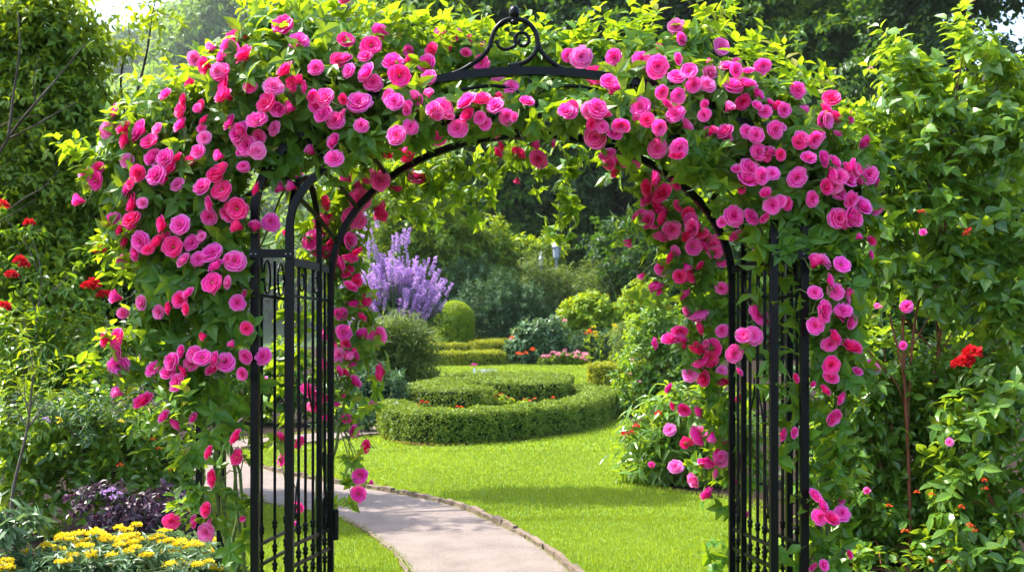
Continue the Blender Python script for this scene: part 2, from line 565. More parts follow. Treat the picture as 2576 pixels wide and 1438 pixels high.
def grass_ground():
    m, nt, b, out = new_mat('lawn_turf')
    tc = nt.nodes.new('ShaderNodeTexCoord')
    n1 = nt.nodes.new('ShaderNodeTexNoise')
    n1.inputs['Scale'].default_value = 0.9
    n1.inputs['Detail'].default_value = 3
    n2 = nt.nodes.new('ShaderNodeTexNoise')
    n2.inputs['Scale'].default_value = 45
    n2.inputs['Detail'].default_value = 5
    mx = nt.nodes.new('ShaderNodeMixRGB')
    mx.inputs[1].default_value = (0.075, 0.155, 0.010, 1)
    mx.inputs[2].default_value = (0.145, 0.225, 0.018, 1)
    ad = nt.nodes.new('ShaderNodeMath')
    ad.operation = 'MULTIPLY_ADD'
    ad.inputs[1].default_value = 0.55
    ad.inputs[2].default_value = 0.2
    a2 = nt.nodes.new('ShaderNodeMath')
    a2.operation = 'MULTIPLY'
    nt.links.new(tc.outputs['Object'], n1.inputs['Vector'])
    nt.links.new(tc.outputs['Object'], n2.inputs['Vector'])
    nt.links.new(n1.outputs['Fac'], ad.inputs[0])
    nt.links.new(n2.outputs['Fac'], a2.inputs[0])
    nt.links.new(ad.outputs[0], a2.inputs[1])
    a3 = nt.nodes.new('ShaderNodeMath')
    a3.operation = 'MULTIPLY'
    a3.inputs[1].default_value = 2.6
    nt.links.new(a2.outputs[0], a3.inputs[0])
    nt.links.new(a3.outputs[0], mx.inputs[0])
    nt.links.new(mx.outputs[0], b.inputs['Base Color'])
    b.inputs['Roughness'].default_value = 0.9
    b.inputs['Specular IOR Level'].default_value = 0.15
    bp = nt.nodes.new('ShaderNodeBump')
    bp.inputs['Strength'].default_value = 0.7
    bp.inputs['Distance'].default_value = 0.03
    nt.links.new(n2.outputs['Fac'], bp.inputs['Height'])
    nt.links.new(bp.outputs[0], b.inputs['Normal'])
    return m

M['turf'] = grass_ground()
structure('lawn', [strip(YS, np.full(len(YS), -400.0), np.full(len(YS), 400.0), 0.0, 4)], [M['turf']])

yb = np.arange(-5, 36.01, 0.25)
structure('flower_bed_soil', [strip(yb, np.full(len(yb), -60.0), XL(yb), 0.006), strip(yb, XR(yb), np.full(len(yb), 60.0), 0.006),
                              strip(np.arange(36.01, 58, 0.5), np.full(44, -60.0), np.full(44, 60.0), 0.006)], [M['soil']])

def path_mat():
    m, nt, b, out = new_mat('gravel_path')
    tc = nt.nodes.new('ShaderNodeTexCoord')
    v = nt.nodes.new('ShaderNodeTexVoronoi')
    v.inputs['Scale'].default_value = 130
    n = nt.nodes.new('ShaderNodeTexNoise')
    n.inputs['Scale'].default_value = 3.4
    n.inputs['Detail'].default_value = 5
    nf = nt.nodes.new('ShaderNodeTexNoise')
    nf.inputs['Scale'].default_value = 220
    nf.inputs['Detail'].default_value = 3
    for x in (v, n, nf):
        nt.links.new(tc.outputs['Object'], x.inputs['Vector'])
    r = nt.nodes.new('ShaderNodeValToRGB')
    r.color_ramp.elements[0].color = (0.095, 0.072, 0.060, 1)
    r.color_ramp.elements[0].position = 0.25
    r.color_ramp.elements[1].color = (0.195, 0.155, 0.134, 1)
    r.color_ramp.elements[1].position = 0.8
    sep = nt.nodes.new('ShaderNodeSeparateColor')
    nt.links.new(v.outputs['Color'], sep.inputs[0])
    mx = nt.nodes.new('ShaderNodeMath')
    mx.operation = 'MULTIPLY_ADD'
    mx.inputs[1].default_value = 0.35
    nt.links.new(sep.outputs[0], mx.inputs[0])
    m2 = nt.nodes.new('ShaderNodeMath')
    m2.operation = 'MULTIPLY'
    m2.inputs[1].default_value = 0.85
    nt.links.new(n.outputs['Fac'], m2.inputs[0])
    nt.links.new(m2.outputs[0], mx.inputs[2])
    nt.links.new(mx.outputs[0], r.inputs[0])
    nt.links.new(r.outputs[0], b.inputs['Base Color'])
    b.inputs['Roughness'].default_value = 0.9
    bp = nt.nodes.new('ShaderNodeBump')
    bp.inputs['Strength'].default_value = 0.6
    bp.inputs['Distance'].default_value = 0.006
    nt.links.new(nf.outputs['Fac'], bp.inputs['Height'])
    nt.links.new(bp.outputs[0], b.inputs['Normal'])
    return m

M['path'] = path_mat()
pc = [np.array([0.10, -5, 0]), np.array([0.10, 1.0, 0]), np.array([0.10, 4.2, 0])] + [G(*q) for q in
     ((1231, 1438), (1130, 1352), (1000, 1288), (850, 1256), (730, 1236), (610, 1212), (520, 1185), (462, 1158), (490, 1134), (580, 1120), (720, 1110), (850, 1095), (960, 1083), (1050, 1072))]
PATH = spline([q[:2] for q in pc], 14)
tg = unit(np.gradient(PATH, axis=0))
NR = np.stack([tg[:, 1], -tg[:, 0]], 1)            # to the right of the way one walks in
PW = np.interp(np.arange(len(PATH)), [0, 42, 90, 130, 200, len(PATH)], [0.5, 0.48, 0.55, 0.55, 0.42, 0.42])
rows = []
for i in range(len(PATH)):
    for s in (-1, -0.33, 0.33, 1):
        q = PATH[i] + NR[i] * PW[i] * s
        rows.append((q[0], q[1], float(terr(0, q[1])) + 0.012))
T = []
for i in range(len(PATH) - 1):
    for c in range(3):
        a = i * 4 + c
        T += [(a, a + 1, a + 5), (a, a + 5, a + 4)]
structure('garden_path', [(np.array(rows), np.array(T))], [M['path']])

edge_pcs = []
for side, lo, hi in ((1, 30, 215), (-1, 30, 215)):
    e = PATH + NR * (PW * side)[:, None] * 1.04
    i = lo
    while i < hi - 3:
        k = int(R.integers(2, 5))
        seg = e[i:i + k + 1]
        if np.linalg.norm(seg[-1] - seg[0]) > 0.03:
            hgt = R.uniform(0.035, 0.06) if side > 0 else R.uniform(0.012, 0.026)
            p3 = np.column_stack([seg + R.normal(0, 0.004, (1, 2)), terr(0, seg[:, 1]) + hgt / 2])
            V, T = bar(p3, R.uniform(0.035, 0.055) if side > 0 else 0.025, hgt, (0, 0, 1))
            V = V + R.normal(0, 0.004, V.shape)
            edge_pcs.append((V, T))
        i += k
structure('path_edging', edge_pcs, [M['edging']])

def path_dist(x, y):
    d = np.full(len(x), 9.0)
    w = np.zeros(len(x))
    for i in range(0, len(PATH), 2):
        q = np.hypot(x - PATH[i, 0], y - PATH[i, 1])
        m = q < d
        d[m] = q[m]
        w[m] = PW[i]
    return d - w

def blades(n, y0, y1, L, wid):
    y = y0 + (y1 - y0) * R.uniform(0, 1, n)
    x = XL(y) + (XR(y) - XL(y)) * R.uniform(-0.03, 1.03, n)
    vx = VX0 + F * x / y
    keep = (vx > 420) & (vx < 1950)
    x, y = x[keep], y[keep]
    keep = path_dist(x, y) > 0.02 - R.uniform(0, 0.06, len(x))
    x, y = x[keep], y[keep]
    n = len(x)
    p = np.column_stack([x, y, terr(0, y)])
    a = R.uniform(0, 6.28, n)
    side = np.column_stack([np.cos(a), np.sin(a), np.zeros(n)])
    lean = np.column_stack([-np.sin(a), np.cos(a), np.zeros(n)]) * R.uniform(-0.6, 0.6, (n, 1)) + R.normal(0, 0.15, (n, 3)) * np.array([1, 1, 0])
    h = L * R.uniform(0.55, 1.1, (n, 1))
    w = wid * R.uniform(0.7, 1.2, (n, 1))
    mid = p + UP * h * 0.55 + lean * h * 0.35
    tip = p + UP * h * 0.92 + lean * h
    V = np.stack([p - side * w, p + side * w, mid + side * w * 0.8, mid - side * w * 0.8, tip], 1).reshape(-1, 3)
    T = ((np.arange(n) * 5)[:, None, None] + np.array([(0, 1, 2), (0, 2, 3), (3, 2, 4)])[None]).reshape(-1, 3)
    patch = 0.5 + 0.5 * np.sin(x * 2.3 + np.sin(y * 1.7)) * np.sin(y * 1.9 + 1.3)
    ti = np.clip(0.4 * patch + 0.6 * R.uniform(0, 1, n), 0, 1)
    return V, T, 0, np.repeat(ti, 5)

g = part('grass', [blades(90000, 5.6, 8.2, 0.034, 0.0018), blades(85000, 8.0, 12.5, 0.038, 0.0030), blades(45000, 12.4, 20.0, 0.05, 0.006), blades(40000, 20.0, 34.5, 0.06, 0.012)], [M['grass_blade']])
g['kind'] = 'stuff'

# ------------------------------------------------------------------ the iron rose arch
Y0, Y1 = 5.2, 5.75
def xat(vx, Y):
    return (vx - VX0) / F * Y
CX = 0.092
OUT_L, OUT_R, IN_L, IN_R, RE_L, RE_R = -1.342, 1.526, -1.161, 1.367, -1.047, 1.27
SP_O, AP_O = 2.10, 2.825
SP_I, AP_I = 2.016, 2.602
SP_R, AP_R = 1.77, 2.612
arch = thing('rose_arch', 'black wrought iron garden arch with scrolled crest and barred side panels over the path', 'garden arch', (CX, (Y0 + Y1) / 2, 0))
ia = [M['iron']]

def ring(xl, xr, sp, ap, Y, k=1.0, n=49):
    c, a = (xl + xr) / 2, (xr - xl) / 2
    t = np.linspace(math.pi, 0, n)
    return np.column_stack([c + a * np.cos(t), np.full(n, Y), sp + (ap - sp) * np.sin(t)])

def leg(x, Y, top, w, d, name='post'):
    return part(name, [bar([(x, Y, -0.03), (x, Y, top * 0.5), (x, Y, top)], w, d)], ia, arch)

for xx in (OUT_L, OUT_R):
    leg(xx, Y0, SP_O, 0.041, 0.038)
for xx in (IN_L, IN_R):
    leg(xx, Y0, SP_I, 0.040, 0.038)
for xx in (RE_L, RE_R):
    leg(xx, Y1, SP_R, 0.034, 0.034)
leg(xat(557, 5.86), 5.86, 2.0, 0.045, 0.045)
leg(xat(503, 6.5), 6.5, 1.95, 0.042, 0.042)
leg(xat(1985, 5.9), 5.9, 2.0, 0.036, 0.04)
def flat_ring(rg, w, d):
    return bar(rg, w, d, (0, 1, 0))
part('arch_ring', [flat_ring(ring(OUT_L, OUT_R, SP_O, AP_O, Y0), 0.041, 0.038)], ia, arch)
part('arch_ring', [flat_ring(ring(IN_L, IN_R, SP_I, AP_I, Y0 + 0.002), 0.036, 0.036)], ia, arch)
part('arch_ring', [flat_ring(ring(RE_L, RE_R, SP_R, AP_R, Y1), 0.036, 0.044)], ia, arch)
rb = ring(xat(557, 5.86), xat(1985, 5.9), 2.0, 2.66, 5.88)
part('arch_ring', [flat_ring(rb, 0.036, 0.04)], ia, arch)
# braces between the front rings, and purlins from the front to the rear ring
ro, rif, rr = ring(OUT_L, OUT_R, SP_O, AP_O, Y0), ring(IN_L, IN_R, SP_I, AP_I, Y0), ring(RE_L, RE_R, SP_R, AP_R, Y1)
for i in (5, 9, 13, 18, 24, 30, 35, 39, 43):
    part('cross_brace', [tube(np.array([ro[i], rif[i]]), 0.010, 6)], ia, arch)
for i in (4, 8, 12, 16, 20, 28, 32, 36, 40, 44):
    part('purlin', [tube(np.array([rif[i], (rif[i] + rr[i]) / 2 + UP * 0.02, rr[i]]), 0.013, 6)], ia, arch)
# short scrolls under the top beam
for s in (-1, 1):
    a = CX + s * 0.02
    pts = spline([(CX + s * 0.36, Y0, 2.728), (CX + s * 0.22, Y0, 2.748), (CX + s * 0.10, Y0, 2.735), (CX + s * 0.035, Y0, 2.68), (CX + s * 0.05, Y0, 2.625)], 8)
    part('scroll', [tube(pts, 0.010, 8) + (0, None, True)], ia, arch)

def panel(xf, xr, side):
    """bars, rails, knuckles and scrolls of one inner side panel from the front to the rear post"""
    q = lambda t, z: np.array([xf + (xr - xf) * t, Y0 + (Y1 - Y0) * t, z])
    rail_z = [(1.835, 0.020, 0.042), (1.655, 0.014, 0.014), (0.345, 0.018, 0.018), (0.235, 0.018, 0.018)]
    for z, w, h in rail_z:
        part('rail', [bar([q(0.04, z), q(0.5, z), q(0.965, z)], h, w, (1, 0, 0))], ia, arch)
    for t in (0.2, 0.36, 0.54, 0.84):
        pcs = [tube(np.array([q(t, -0.02), q(t, 0.8), q(t, 1.83)]), 0.0085, 6)]
        for zk in (0.42, 0.29, 0.19):
            pcs.append(lathe(q(t, zk - 0.03), [(0.0085, 0), (0.016, 0.012), (0.011, 0.024), (0.018, 0.034), (0.0085, 0.05)], 8) + (0, None, True))
        part('bar', pcs, ia, arch)
    # side arch springing from the front post, its other leg standing inside the panel
    top = [q(0.0, 2.02), q(0.06, 2.15), q(0.2, 2.27), q(0.38, 2.30), q(0.55, 2.24), q(0.66, 2.10), q(0.70, 1.95), q(0.70, 1.2), q(0.70, -0.02)]
    part('side_arch', [bar(spline(top, 6), 0.027, 0.028, (1, 0, 0))], ia, arch)
    for t, z, rx in ((0.28, 1.745, 0.055), (0.62, 1.745, 0.055), (0.12, 0.475, 0.05), (0.86, 0.475, 0.05)):
        a = np.linspace(0.4, 6.28 + 2.2, 34)
        rr_ = np.linspace(1.0, 0.35, 34)
        c = q(t, z)
        ax = unit(q(1, 0) - q(0, 0))
        pts = c + (np.cos(a) * rr_ * rx)[:, None] * ax + (np.sin(a) * rr_ * 0.085)[:, None] * UP
        part('scroll', [tube(pts, 0.006, 6) + (0, None, True)], ia, arch)
    for t0, t1, z in ((0.22, 0.34, 1.02), (0.56, 0.44, 1.02), (0.12, 0.2, 0.6), (0.88, 0.80, 0.6)):
        pts = spline([q(t0, z - 0.12), q((t0 * 2 + t1) / 3, z + 0.02), q(t1, z + 0.12), q(t1, z + 0.2)], 6)
        part('scroll', [tube(pts, 0.005, 5) + (0, None, True)], ia, arch)

panel(IN_L, RE_L, -1)
panel(IN_R, RE_R, 1)
# the outer pair of posts is tied to the inner by a flat band, and has bars of its own going back
for xo, xi, s in ((OUT_L, IN_L, -1), (OUT_R, IN_R, 1)):
    part('band', [bar([(min(xo, xi) - 0.02, Y0 - 0.0255, 1.872), ((xo + xi) / 2, Y0 - 0.0255, 1.872), (max(xo, xi) + 0.02, Y0 - 0.0255, 1.872)], 0.044, 0.012)], ia, arch)
    for xb in (xo, xi):
        for dx in (-0.012, 0.012):
            part('bolt', [lathe((xb + dx, Y0 - 0.034, 1.868), [(0.0001, 0.005), (0.0035, 0.004), (0.0035, -0.002), (0.0001, -0.003)], 8)], [M['zinc']], arch)
    q = lambda t, z: np.array([xo + 0.075 * t * -s * 1.0, Y0 + 0.55 * t, z])
    for z in (1.66, 0.345, 0.235):
        part('rail', [bar([q(0.05, z), q(0.5, z), q(1, z)], 0.016, 0.016, (1, 0, 0))], ia, arch)
    for t in (0.16, 0.5, 0.8):
        pcs = [tube(np.array([q(t, -0.02), q(t, 0.8), q(t, 1.86)]), 0.0085, 6)]
        for zk in (0.42, 0.29, 0.19):
            pcs.append(lathe(q(t, zk - 0.03), [(0.0085, 0), (0.016, 0.012), (0.011, 0.024), (0.018, 0.034), (0.0085, 0.05)], 8) + (0, None, True))
        part('bar', pcs, ia, arch)
    for t in (0.3, 0.66):
        a = np.linspace(0, 6.28, 24)
        part('scroll', [tube(q(t, 1.765) + (np.cos(a) * 0.07)[:, None] * np.array([0, 1, 0]) + (np.sin(a) * 0.09)[:, None] * UP, 0.006, 6) + (0, None, True)], ia, arch)
# latch on the rear post
part('latch_plate', [box((RE_L - 0.030, Y1 - 0.03, 0.40), (0.045, 0.03, 0.11)), box((RE_L - 0.012, Y1 - 0.034, 0.46), (0.03, 0.014, 0.2))], ia, arch)
part('latch_barrel', [lathe((RE_L + 0.034, Y1 - 0.03, 0.285), [(0.0001, 0), (0.016, 0), (0.017, 0.008), (0.017, 0.168), (0.014, 0.176), (0.0001, 0.178)], 12)], ia, arch)
# the crest: an open spiral on S-shaped legs, with a ball on top
def cpt(cx, cy):
    return P(861 + cx / 2.0, cy / 2.0, Y0)
crest = [cpt(*q) for q in ((555, 372), (605, 352), (660, 318), (705, 285), (738, 240), (750, 200), (770, 150), (810, 110), (866, 96), (925, 110), (968, 155), (984, 212), (972, 262), (938, 302), (890, 325), (835, 332))]
part('crest_scroll', [tube(spline(crest, 8), np.linspace(0.0125, 0.0125, len(spline(crest, 8))), 10) + (0, None, True)], ia, arch)
leg2 = [cpt(*q) for q in ((978, 175), (986, 225), (1004, 262), (1035, 298), (1090, 338), (1150, 360), (1205, 374))]
part('crest_scroll', [tube(spline(leg2, 8), 0.0125, 10) + (0, None, True)], ia, arch)
sp = [cpt(*q) for q in ((778, 215), (790, 238), (815, 250), (845, 244), (872, 226), (868, 195), (884, 172), (910, 166), (934, 182), (938, 210), (922, 230), (898, 230), (888, 214), (896, 200))]
part('crest_scroll', [tube(spline(sp, 8), 0.0095, 8) + (0, None, True)], ia, arch)
fb = cpt(866, 100)
part('finial', [lathe(fb - UP * 0.014, [(0.010, -0.012), (0.022, -0.008), (0.022, 0.006), (0.012, 0.012), (0.012, 0.022), (0.022, 0.028), (0.0275, 0.042), (0.0285, 0.056), (0.024, 0.072), (0.013, 0.084), (0.0001, 0.088)], 16) + (0, None, True)], ia, arch)
part('crest_foot', [box(cpt(870, 335) - UP * 0.010, (0.05, 0.03, 0.035))], ia, arch)

# ------------------------------------------------------------------ rose blooms
def petal_ring(n, ph, r0, r1, h0, h1, wid, curl, seed, ruf=0.05, nu=7, nv=6):
    """one whorl of petals round the z axis; curl bends the tips outwards and down"""
    g = np.random.default_rng(seed)
    pcs = []
    for i in range(n):
        th = ph + i * 2 * np.pi / n + g.normal(0, 0.12)
        k = g.uniform(0.88, 1.10)
        tiltz = g.normal(0, 0.03)
        u = np.linspace(-1, 1, nu)
        t = np.linspace(0, 1, nv)
        U, Tt = np.meshgrid(u, t)
        te = Tt * (1 - 0.13 * U ** 2 * Tt - 0.05 * np.exp(-(U / 0.25) ** 2) * Tt ** 3)
        rr = r0 + (r1 - r0) * te * k
        hh = h0 + (h1 - h0) * (te ** 0.8) - curl * np.clip(te - 0.68, 0, 1) ** 1.5 * 2.2
        w = wid * (0.32 + 0.68 * np.sin(np.clip(te * 1.9, 0, np.pi / 2 + 0.45)))
        an = th + U * w
        ru = ruf * Tt ** 2 * (np.sin(U * 5 + g.uniform(0, 6)) + 0.6 * np.sin(U * 9 + g.uniform(0, 6)))
        rr = rr * (1 + 0.5 * ru)
        hh = hh + ru * 0.9 + tiltz * te + 0.035 * U * te
        V = np.stack([rr * np.cos(an), rr * np.sin(an), hh], -1).reshape(-1, 3)
        T = []
        for a in range(nv - 1):
            for b in range(nu - 1):
                q = a * nu + b
                T += [(q, q + 1, q + nu + 1), (q, q + nu + 1, q + nu)]
        pcs.append((V, np.array(T), 0, Tt.reshape(-1) * 0.98 + 0.02, True))
    return pcs

def calyx(h, r, L):
    pcs = [lathe((0, 0, h - 0.22), [(0.02, 0), (0.10 * r, 0.02), (0.16 * r, 0.10), (0.12 * r, 0.2)], 7) + (1, None, True)]
    for i in range(5):
        a = i * 1.2566 + 0.3
        d = np.array([[math.cos(a), math.sin(a), 0.1]])
        V, T, _ = place('lance', np.array([[0, 0, h - 0.06]]), d, -UP[None], L, np.array([0.5]))
        pcs.append((V, T, 1))
    pcs.append(tube(np.array([(0, 0, h - 0.2), (0.06, 0.03, h - 0.6), (0.16, 0.02, h - 1.0)]), 0.035, 5) + (1, None, True))
    return pcs

def stamens(h, n, r, seed):
    g = np.random.default_rng(seed)
    pcs = []
    for i in range(n):
        a = g.uniform(0, 6.28)
        q = g.uniform(0.15, 1) * r
        e = np.array([q * math.cos(a), q * math.sin(a), h + g.uniform(0.02, 0.10)])
        pcs.append(tube(np.array([e * [0.3, 0.3, 0] + UP * (h - 0.1), e]), 0.008, 3) + (2,))
        pcs.append(lathe(e, [(0.001, -0.012), (0.017, 0), (0.001, 0.014)], 4) + (2,))
    return pcs

def bloom_arrays(kind, v):
    s = 100 * v + 3
    if kind == 'o':      # full open rose seen into its whorl
        p = (petal_ring(5, 0.1 * v, 0.10, 1.02, -0.16, 0.16, 0.80, 0.26, s, 0.08) + petal_ring(5, 0.7, 0.10, 0.92, -0.08, 0.34, 0.78, 0.22, s + 1, 0.08)
             + petal_ring(5, 0.2, 0.08, 0.74, -0.02, 0.48, 0.78, 0.17, s + 2, 0.07) + petal_ring(5, 0.9, 0.07, 0.56, 0.0, 0.55, 0.80, 0.12, s + 3, 0.06)
             + petal_ring(4, 0.4, 0.06, 0.39, 0.04, 0.56, 0.98, 0.07, s + 4, 0.05, 6, 5) + petal_ring(3, 1.1, 0.05, 0.25, 0.06, 0.52, 1.2, 0.0, s + 5, 0.04, 6, 4)
             + petal_ring(3, 0.2, 0.03, 0.12, 0.08, 0.44, 1.3, 0.0, s + 6, 0.02, 5, 4))
        if v % 2:
            p += stamens(0.30, 14, 0.12, s)
        p += calyx(-0.10, 1.0, 0.42)
    elif kind == 'e':    # wide open with a dark eye and a few stamens
        p = (petal_ring(5, 0.3, 0.10, 1.02, -0.08, 0.24, 0.80, 0.24, s, 0.08) + petal_ring(5, 0.9, 0.09, 0.92, -0.02, 0.42, 0.78, 0.18, s + 1, 0.07)
             + petal_ring(5, 0.2, 0.08, 0.64, 0.0, 0.44, 0.78, 0.06, s + 2, 0.06) + petal_ring(5, 0.7, 0.06, 0.40, 0.0, 0.30, 0.8, 0.0, s + 3, 0.04))
        p += stamens(0.16, 16, 0.15, s) + calyx(-0.06, 1.0, 0.42)
    elif kind == 's':    # a deep cup, for those seen from the side or from behind
        p = (petal_ring(6, 0.3, 0.10, 0.98, -0.18, 0.38, 0.68, 0.30, s) + petal_ring(5, 0.7, 0.10, 0.80, -0.16, 0.56, 0.78, 0.22, s + 1)
             + petal_ring(5, 0.1, 0.09, 0.62, -0.10, 0.62, 0.80, 0.12, s + 2) + petal_ring(5, 0.5, 0.08, 0.46, -0.06, 0.64, 0.84, 0.06, s + 3, 0.04)
             + petal_ring(4, 0.9, 0.06, 0.28, 0.0, 0.62, 1.0, 0.0, s + 4, 0.03, 6, 5) + petal_ring(3, 0.2, 0.04, 0.14, 0.0, 0.58, 1.2, 0.0, s + 5, 0.02, 5, 4))
        p += calyx(-0.14, 1.1, 0.5)
    else:                # bud
        p = (petal_ring(5, 0.2, 0.12, 0.92, -0.5, 0.75, 0.80, 0.20, s) + petal_ring(5, 0.8, 0.10, 0.72, -0.45, 0.95, 0.85, 0.05, s + 1, 0.04)
             + petal_ring(4, 0.3, 0.08, 0.5, -0.4, 1.02, 1.0, 0.0, s + 2, 0.03) + petal_ring(3, 0.5, 0.05, 0.26, -0.3, 1.0, 1.25, 0.0, s + 3, 0.02))
        p += calyx(-0.45, 2.0, 0.85)
    return join(p)

PET = {'h': 'petal_pink', 'r': 'petal_red', 'l': 'petal_pale'}
BA, BM = {}, {}
for kd, nv in (('o', 4), ('e', 2), ('s', 4), ('b', 2)):
    for v in range(nv):
        BA[kd, v] = bloom_arrays(kd, v)
        for c in 'hrl':
            V, T, mi, ti, sm = BA[kd, v]
            BM[kd, v, c] = mk_mesh('rose_bloom', V, T, [M[PET[c]], M['calyx'], M['stamen']], mi, ti, sm)

def frame_to(d, roll):
    d = unit(d)
    u, v = basis(d[None])
    u, v = u[0], v[0]
    a, b = math.cos(roll), math.sin(roll)
    return np.stack([a * u + b * v, -b * u + a * v, d], 1)      # columns x, y, z

from mathutils import Matrix

def add_bloom(o_parent, pos, d, r, kind, c, name='rose_bloom'):
    if kind == 'o' and (c == 'r' or R.uniform() < 0.12):
        kind = 'e'
    v = int(R.integers(0, {'o': 4, 'e': 2, 's': 4, 'b': 2}[kind]))
    o = bpy.data.objects.new(name, BM[kind, v, c])
    rot = frame_to(d, R.uniform(0, 6.28))
    sc = np.array([r * R.uniform(0.94, 1.06), r * R.uniform(0.94, 1.06), r * R.uniform(0.9, 1.15)])
    mt = Matrix.Identity(4)
    base = world_loc(o_parent)
    for i in range(3):
        for j in range(3):
            mt[i][j] = rot[i, j] * sc[j]
        mt[i][3] = pos[i] - base[i]
    o.parent = o_parent
    o.matrix_local = mt
    SC.collection.objects.link(o)
    return o

def parse(ox, oy, txt):
    out = []
    for w in txt.split():
        x, y, d, kc = w.split(',')
        out.append((ox + float(x) / 2, oy + float(y) / 2, float(d) / 4, kc[0], kc[1]))
    return out

FRONT = parse(0, 0, """1427,135,110,or 1505,215,100,oh 1195,205,110,sr 1240,290,100,sr 1075,240,55,bl 985,295,70,sl 1047,335,100,sr 1115,370,100,or 1120,295,70,sh
1140,440,100,sr 1130,490,90,sr 965,420,65,sr 930,505,60,sr 1020,535,60,sr 1445,365,100,sr 1475,420,85,or 1380,440,100,ol 1355,510,100,or 1590,345,80,oh 1705,310,75,sr
1560,485,60,bh 1640,490,100,oh 1470,545,60,bh 1625,580,95,oh 1585,540,70,sh 1690,610,90,oh 590,565,75,sh 548,655,95,ol 630,655,80,sr 720,660,100,sh 800,655,65,sl 640,710,80,sr
755,718,85,or 690,690,60,sr 920,635,80,sh 780,800,90,sh 835,800,100,oh 870,850,90,sr 900,800,60,sr 645,810,75,ol 700,875,80,sr 790,885,110,oh 1000,765,80,oh 1112,785,55,bh
1165,620,75,sh 1210,670,100,sh 1295,610,110,oh 1385,650,80,ol 1305,690,75,oh 1245,735,110,oh 1205,700,70,sh 1280,760,60,sh 430,875,60,sh 490,912,95,or 408,1010,65,bh 650,955,80,sh
680,1030,100,sr 570,1110,100,oh 668,1110,90,sr 610,1160,60,sr 908,1135,105,oh 830,1130,85,sr 710,1215,105,oh 640,1215,70,sr 690,1275,70,sh 800,1225,80,sr 875,1245,105,or 750,1260,60,sr
970,1225,90,oh 1020,1190,60,sh 1065,1275,110,oh 1000,1305,80,oh 1095,1345,80,sh 1185,1315,110,oh 1075,1425,110,or 625,1330,70,bl 1020,940,90,oh 1107,870,105,or 1120,960,100,or
1195,1050,110,or 1280,1150,60,bh 1362,1118,95,oh 1417,948,55,bh 1478,940,60,bh 1570,765,55,bh 1680,800,100,oh 1690,715,80,sh""")
FRONT += parse(861, 0, """20,0,70,sr 15,210,80,sr 185,175,95,sh 145,235,95,or 120,290,70,sh 260,325,100,sh 288,382,100,or 435,330,90,sh 435,395,90,oh 35,360,80,oh 130,375,95,sh
155,420,95,oh 10,310,80,sh 85,520,120,oh 265,515,90,oh 358,490,50,bl 437,480,50,bl 395,520,75,sh 505,548,105,oh 635,520,100,sh 640,590,80,sr 705,508,80,sr 772,535,90,oh 825,590,80,oh
870,590,45,sh 785,430,95,ol 850,440,75,oh 700,322,90,oh 455,260,75,sr 505,175,75,sh 575,185,60,sh 640,205,60,sr 345,305,60,sr 620,270,50,sh 695,230,45,sl 335,255,50,sh 535,240,50,sr
345,640,80,oh 275,685,95,oh 580,650,100,oh 785,677,45,bl 958,660,80,oh
1140,285,70,sh 1200,290,110,ol 1270,390,115,or 1340,415,85,oh 1280,550,110,oh 1270,600,75,sh 1275,690,115,oh 1365,680,75,sh 1400,625,80,sh 1370,290,80,sh 1500,545,105,oh 1505,305,100,oh
1585,335,110,oh 1585,265,80,sr 1680,390,90,oh 1680,140,90,ol 1700,200,60,sh 1680,300,60,sh 1605,465,75,oh 1690,485,80,oh 1630,530,55,sh 1680,580,100,oh 1585,750,100,oh 1690,750,95,oh""")
FRONT += parse(1715, 0, """195,240,85,ol 405,335,85,oh 335,365,55,sh 40,360,80,oh 125,335,70,sh 135,375,75,sl 125,430,90,ol 60,430,70,sh 225,345,75,sh 275,320,50,sh 258,440,105,oh
325,430,85,sh 300,510,80,sr 375,485,80,sh 375,540,60,sh 420,565,60,sh 440,520,50,sh 500,540,40,bh 120,530,45,bh 115,580,60,sh 580,455,90,oh 608,575,95,oh 718,558,75,sr 752,500,80,sr
820,590,90,sh 770,605,80,sr 775,690,55,bh 905,722,80,sh 665,700,75,sh 600,700,70,sh 325,665,75,oh 370,685,90,oh 468,655,90,oh 220,670,80,sh 380,770,95,oh 440,770,75,sh 340,855,115,oh
330,910,100,sh 400,890,90,oh 455,875,75,oh 275,855,50,sh 575,895,100,oh 423,980,55,bh 460,1035,80,sh 495,1015,60,sh 260,1090,105,oh 345,1095,90,oh 205,1120,50,sh 410,1090,55,sh
635,800,70,sh 705,800,80,sh 765,820,65,sh 850,835,70,sh 740,895,100,sh 825,900,100,sh 940,880,95,oh 975,915,45,sh 780,970,105,oh 845,1005,90,oh 900,1045,95,sh 975,1045,75,oh
785,1100,100,oh 840,1090,90,sh 870,1100,80,sh 800,1335,90,oh 945,1280,45,sh 950,1215,50,sr 885,1195,35,bh""")
FRONT += parse(0, 719, """595,60,65,bh 720,85,70,sl 625,140,55,bl 805,130,65,sl 910,70,80,sr 955,40,60,sh 945,115,60,sr 1195,85,80,sh 1235,40,40,sh 540,270,80,sr 600,270,115,or 605,335,80,sh
600,400,105,oh 870,380,95,oh 920,330,60,sh 980,345,80,oh 1020,365,95,oh 965,390,70,sh 930,420,60,sr 1090,370,70,sh 1135,385,100,oh 1080,425,80,sh 775,418,85,oh 850,440,75,sh 895,485,100,oh
1240,355,75,oh 1325,355,95,oh 1225,440,60,sh 1170,300,40,bh 600,540,60,bl 730,585,95,sr 835,660,70,sh 890,685,70,sh 980,665,55,sh 1195,765,75,sr 1200,862,85,or 1060,840,65,sr 1080,965,80,sr
1045,1125,70,sr 865,1180,80,or 985,1185,60,sh 1040,1235,95,ol 1060,1195,50,sl 1215,1165,30,bh 1240,215,60,sr 1030,250,40,br""")
